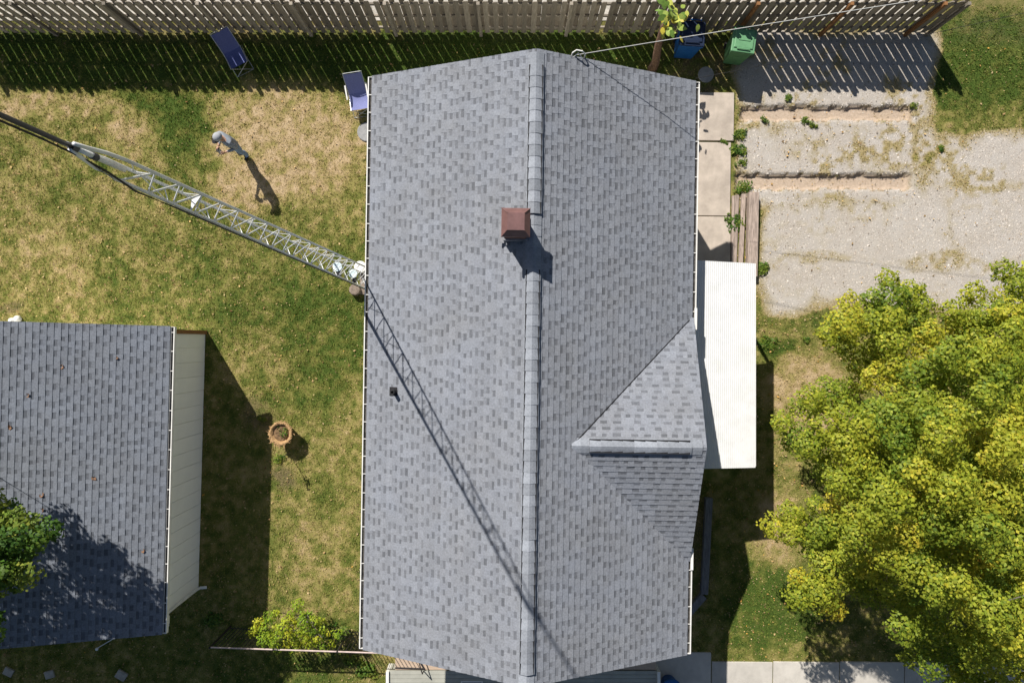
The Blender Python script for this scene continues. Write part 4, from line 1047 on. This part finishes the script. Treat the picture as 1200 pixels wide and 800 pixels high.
# ------------------------------------------------------------------ person flying the drone
def person(label, loc, rz):
    r = thing('person', label, 'person', loc, rz)
    # faces -y.  joints: (co, radius)
    J = {'pel': ((0, 0.02, 0.93), 0.175), 'wai': ((0, 0.02, 1.08), 0.178), 'che': ((0, 0.01, 1.28), 0.185), 'upc': ((0, 0.0, 1.42), 0.135),
         'nec': ((0, -0.03, 1.51), 0.056), 'hd1': ((0, -0.055, 1.59), 0.085), 'hd2': ((0, -0.065, 1.68), 0.10), 'hd3': ((0, -0.05, 1.745), 0.07)}
    E = [('pel', 'wai'), ('wai', 'che'), ('che', 'upc'), ('upc', 'nec'), ('nec', 'hd1'), ('hd1', 'hd2'), ('hd2', 'hd3')]
    for s, n in ((-1, 'l'), (1, 'r')):
        J.update({n + 'sh': ((s * 0.18, 0.0, 1.41), 0.088), n + 'ua': ((s * 0.245, 0.03, 1.25), 0.070), n + 'el': ((s * 0.27, 0.02, 1.12), 0.056), n + 'fa': ((s * 0.19, -0.14, 1.12), 0.043), n + 'wr': ((s * 0.115, -0.27, 1.13), 0.032),
                  n + 'hp': ((s * 0.10, 0.02, 0.88), 0.125), n + 'th': ((s * 0.115, 0.0, 0.68), 0.10), n + 'kn': ((s * 0.12, -0.02, 0.49), 0.075), n + 'ca': ((s * 0.125, 0.02, 0.32), 0.070), n + 'an': ((s * 0.13, 0.03, 0.10), 0.045), n + 'ft': ((s * 0.14, -0.06, 0.045), 0.042), n + 'to': ((s * 0.145, -0.15, 0.035), 0.034)})
        E += [('upc', n + 'sh'), (n + 'sh', n + 'ua'), (n + 'ua', n + 'el'), (n + 'el', n + 'fa'), (n + 'fa', n + 'wr'), ('pel', n + 'hp'), (n + 'hp', n + 'th'), (n + 'th', n + 'kn'), (n + 'kn', n + 'ca'), (n + 'ca', n + 'an'), (n + 'an', n + 'ft'), (n + 'ft', n + 'to')]
    keys = list(J); ix = {k: i for i, k in enumerate(keys)}
    me = bpy.data.meshes.new('sk'); me.from_pydata([J[k][0] for k in keys], [(ix[a], ix[b]) for a, b in E], []); me.update()
    o = bpy.data.objects.new('sk', me); C.objects.link(o)
    sk = o.modifiers.new('skin', 'SKIN'); sk.use_smooth_shade = True
    for i, k in enumerate(keys):
        me.skin_vertices[0].data[i].radius = (J[k][1], J[k][1] * (0.85 if k in ('pel', 'wai', 'che', 'upc') else 1.0)); me.skin_vertices[0].data[i].use_root = (k == 'pel')
    ss = o.modifiers.new('sub', 'SUBSURF'); ss.levels = 2; ss.render_levels = 2
    dg = bpy.context.evaluated_depsgraph_get(); bm = bpy.data.meshes.new_from_object(o.evaluated_get(dg)); bpy.data.objects.remove(o)
    bm.name = 'body'; bm.materials.clear()
    for m in (M_shirt, M_jeans, M_skin, M_shoe): bm.materials.append(m)
    for p in bm.polygons:
        c = p.center
        if c.z > 1.50: k = 2
        elif c.y < -0.20 and c.z > 1.0: k = 2
        elif c.z > 0.94: k = 0
        elif c.z > 0.09: k = 1
        else: k = 3
        p.material_index = k; p.use_smooth = True
    body = link('body', bm, r)
    for s in (-1, 1):
        mb = MB(); w = Vector((s * 0.105, -0.285, 1.13))
        mb.box(w + Vector((-s * 0.01, -0.03, 0.0)), (0.05, 0.08, 0.075))
        for f in range(4):
            y = -0.335 + 0.0; zz = 1.165 - f * 0.022; Lf = (0.05, 0.056, 0.052, 0.042)[f]
            mb.tube([(s * 0.105, -0.315, zz), (s * 0.10, -0.335 - Lf * 0.4, zz), (s * 0.07, -0.335 - Lf * 0.7, zz - 0.005)], [0.010, 0.0095, 0.007], 6)
        mb.tube([(s * 0.085, -0.30, 1.165), (s * 0.07, -0.325, 1.19), (s * 0.055, -0.345, 1.195)], [0.012, 0.011, 0.008], 6)
        mb.build('hand', M_skin, r, smooth=True)
        MB().lathe([(0.004, -0.03), (0.012, -0.015), (0.014, 0.01), (0.005, 0.03)], (s * 0.098, -0.05, 1.655), 8).build('ear', M_skin, r, smooth=True)
        MB().lathe([(0.002, -0.01), (0.012, 0), (0.002, 0.01)], (s * 0.034, -0.150, 1.672), 8).build('eye', M_shoe, r)
    MB().tube([(0, -0.158, 1.675), (0, -0.178, 1.645), (0, -0.158, 1.635)], [0.010, 0.016, 0.010], 8).build('nose', M_skin, r, smooth=True)
    MB().bar((-0.024, -0.148, 1.605), (0.024, -0.148, 1.605), 0.012, 0.010).build('mouth', M_foot, r)
    mb = MB(); mb.lathe([(0.112, 0.0), (0.116, 0.03), (0.105, 0.075), (0.075, 0.11), (0.03, 0.127), (0.004, 0.13)], (0, -0.055, 1.70), 18, 1.0, 1.12); cp = mb.build('cap', M_cap2, r, smooth=True)
    P = []; F = []
    for j in range(9):
        a = math.pi * (1.12 + 0.76 * j / 8); P += [(0.10 * math.cos(a), -0.055 + 0.118 * math.sin(a), 1.705), (0.105 * math.cos(a), -0.06 + 0.205 * math.sin(a), 1.688), (0.105 * math.cos(a), -0.06 + 0.205 * math.sin(a), 1.682)]
        if j: F += [(3 * j - 3, 3 * j, 3 * j + 1, 3 * j - 2), (3 * j - 3, 3 * j - 1, 3 * j + 2, 3 * j)]
    mb = MB(); mb.add(P, F); mb.build('brim', M_shoe, cp)
    return r
p = W(287, 180); prz = R(-42)
person('person in grey shirt, light jeans and grey cap looking down on the lawn', (p.x, p.y, 0.01), prz)
ct = thing('remote_controller', 'black drone controller held by the person on the lawn', 'controller', (0, 0, 0))
hp = Matrix.Rotation(prz, 3, 'Z') @ Vector((0, -0.345, 1.15)); ct.location = (p.x + hp.x, p.y + hp.y, hp.z); ct.rotation_euler = (0, 0, prz)
MB().box((0, 0, 0), (0.17, 0.10, 0.04)).build('body', M_ctrl, ct, bevel=0.01)
for s in (-1, 1):
    MB().tube([(s * 0.05, -0.0, 0.02), (s * 0.05, 0, 0.045)], 0.006, 6).build('stick', M_galv, ct)
    MB().tube([(s * 0.06, -0.05, 0.0), (s * 0.07, -0.13, 0.03)], 0.008, 6).build('antenna', M_ctrl, ct)

# ------------------------------------------------------------------ dry leaves lying on the shed roof
LF = MB(); LF.add([(-0.06, 0, 0.01), (-0.02, -0.04, 0.03), (0.03, -0.035, 0.02), (0.07, 0, 0.035), (0.02, 0.045, 0.015), (-0.03, 0.035, 0.03), (0, 0, 0.0)], [(0, 1, 6), (1, 2, 6), (2, 3, 6), (3, 4, 6), (4, 5, 6), (5, 0, 6)])
M_dry = mat('dry_leaf', (0.20, 0.11, 0.06), 0.8, 0.3, 20, rnd=0.3); LF = LF.mesh('dry_leaf', M_dry)
for x, y in ((73, 429), (137, 419), (33, 463), (49, 580), (50, 597), (168, 645), (12, 500), (110, 560)):
    zz = 3.2
    for _ in range(6):
        q = W(x, y, zz); lx = (q.x + 8.52) * math.cos(R(1.55)) - (q.y + 3.41) * math.sin(R(1.55)); zz = SZ - ST * lx + 0.022
    q = W(x, y, zz)
    o = link('dry_leaf', LF); o.location = q; o.rotation_euler = (0, math.atan(ST), random.uniform(0, 6))
    tag(o, 'curled brown dry leaf lying on the shed roof', 'leaf', 'dry leaves on the shed roof')
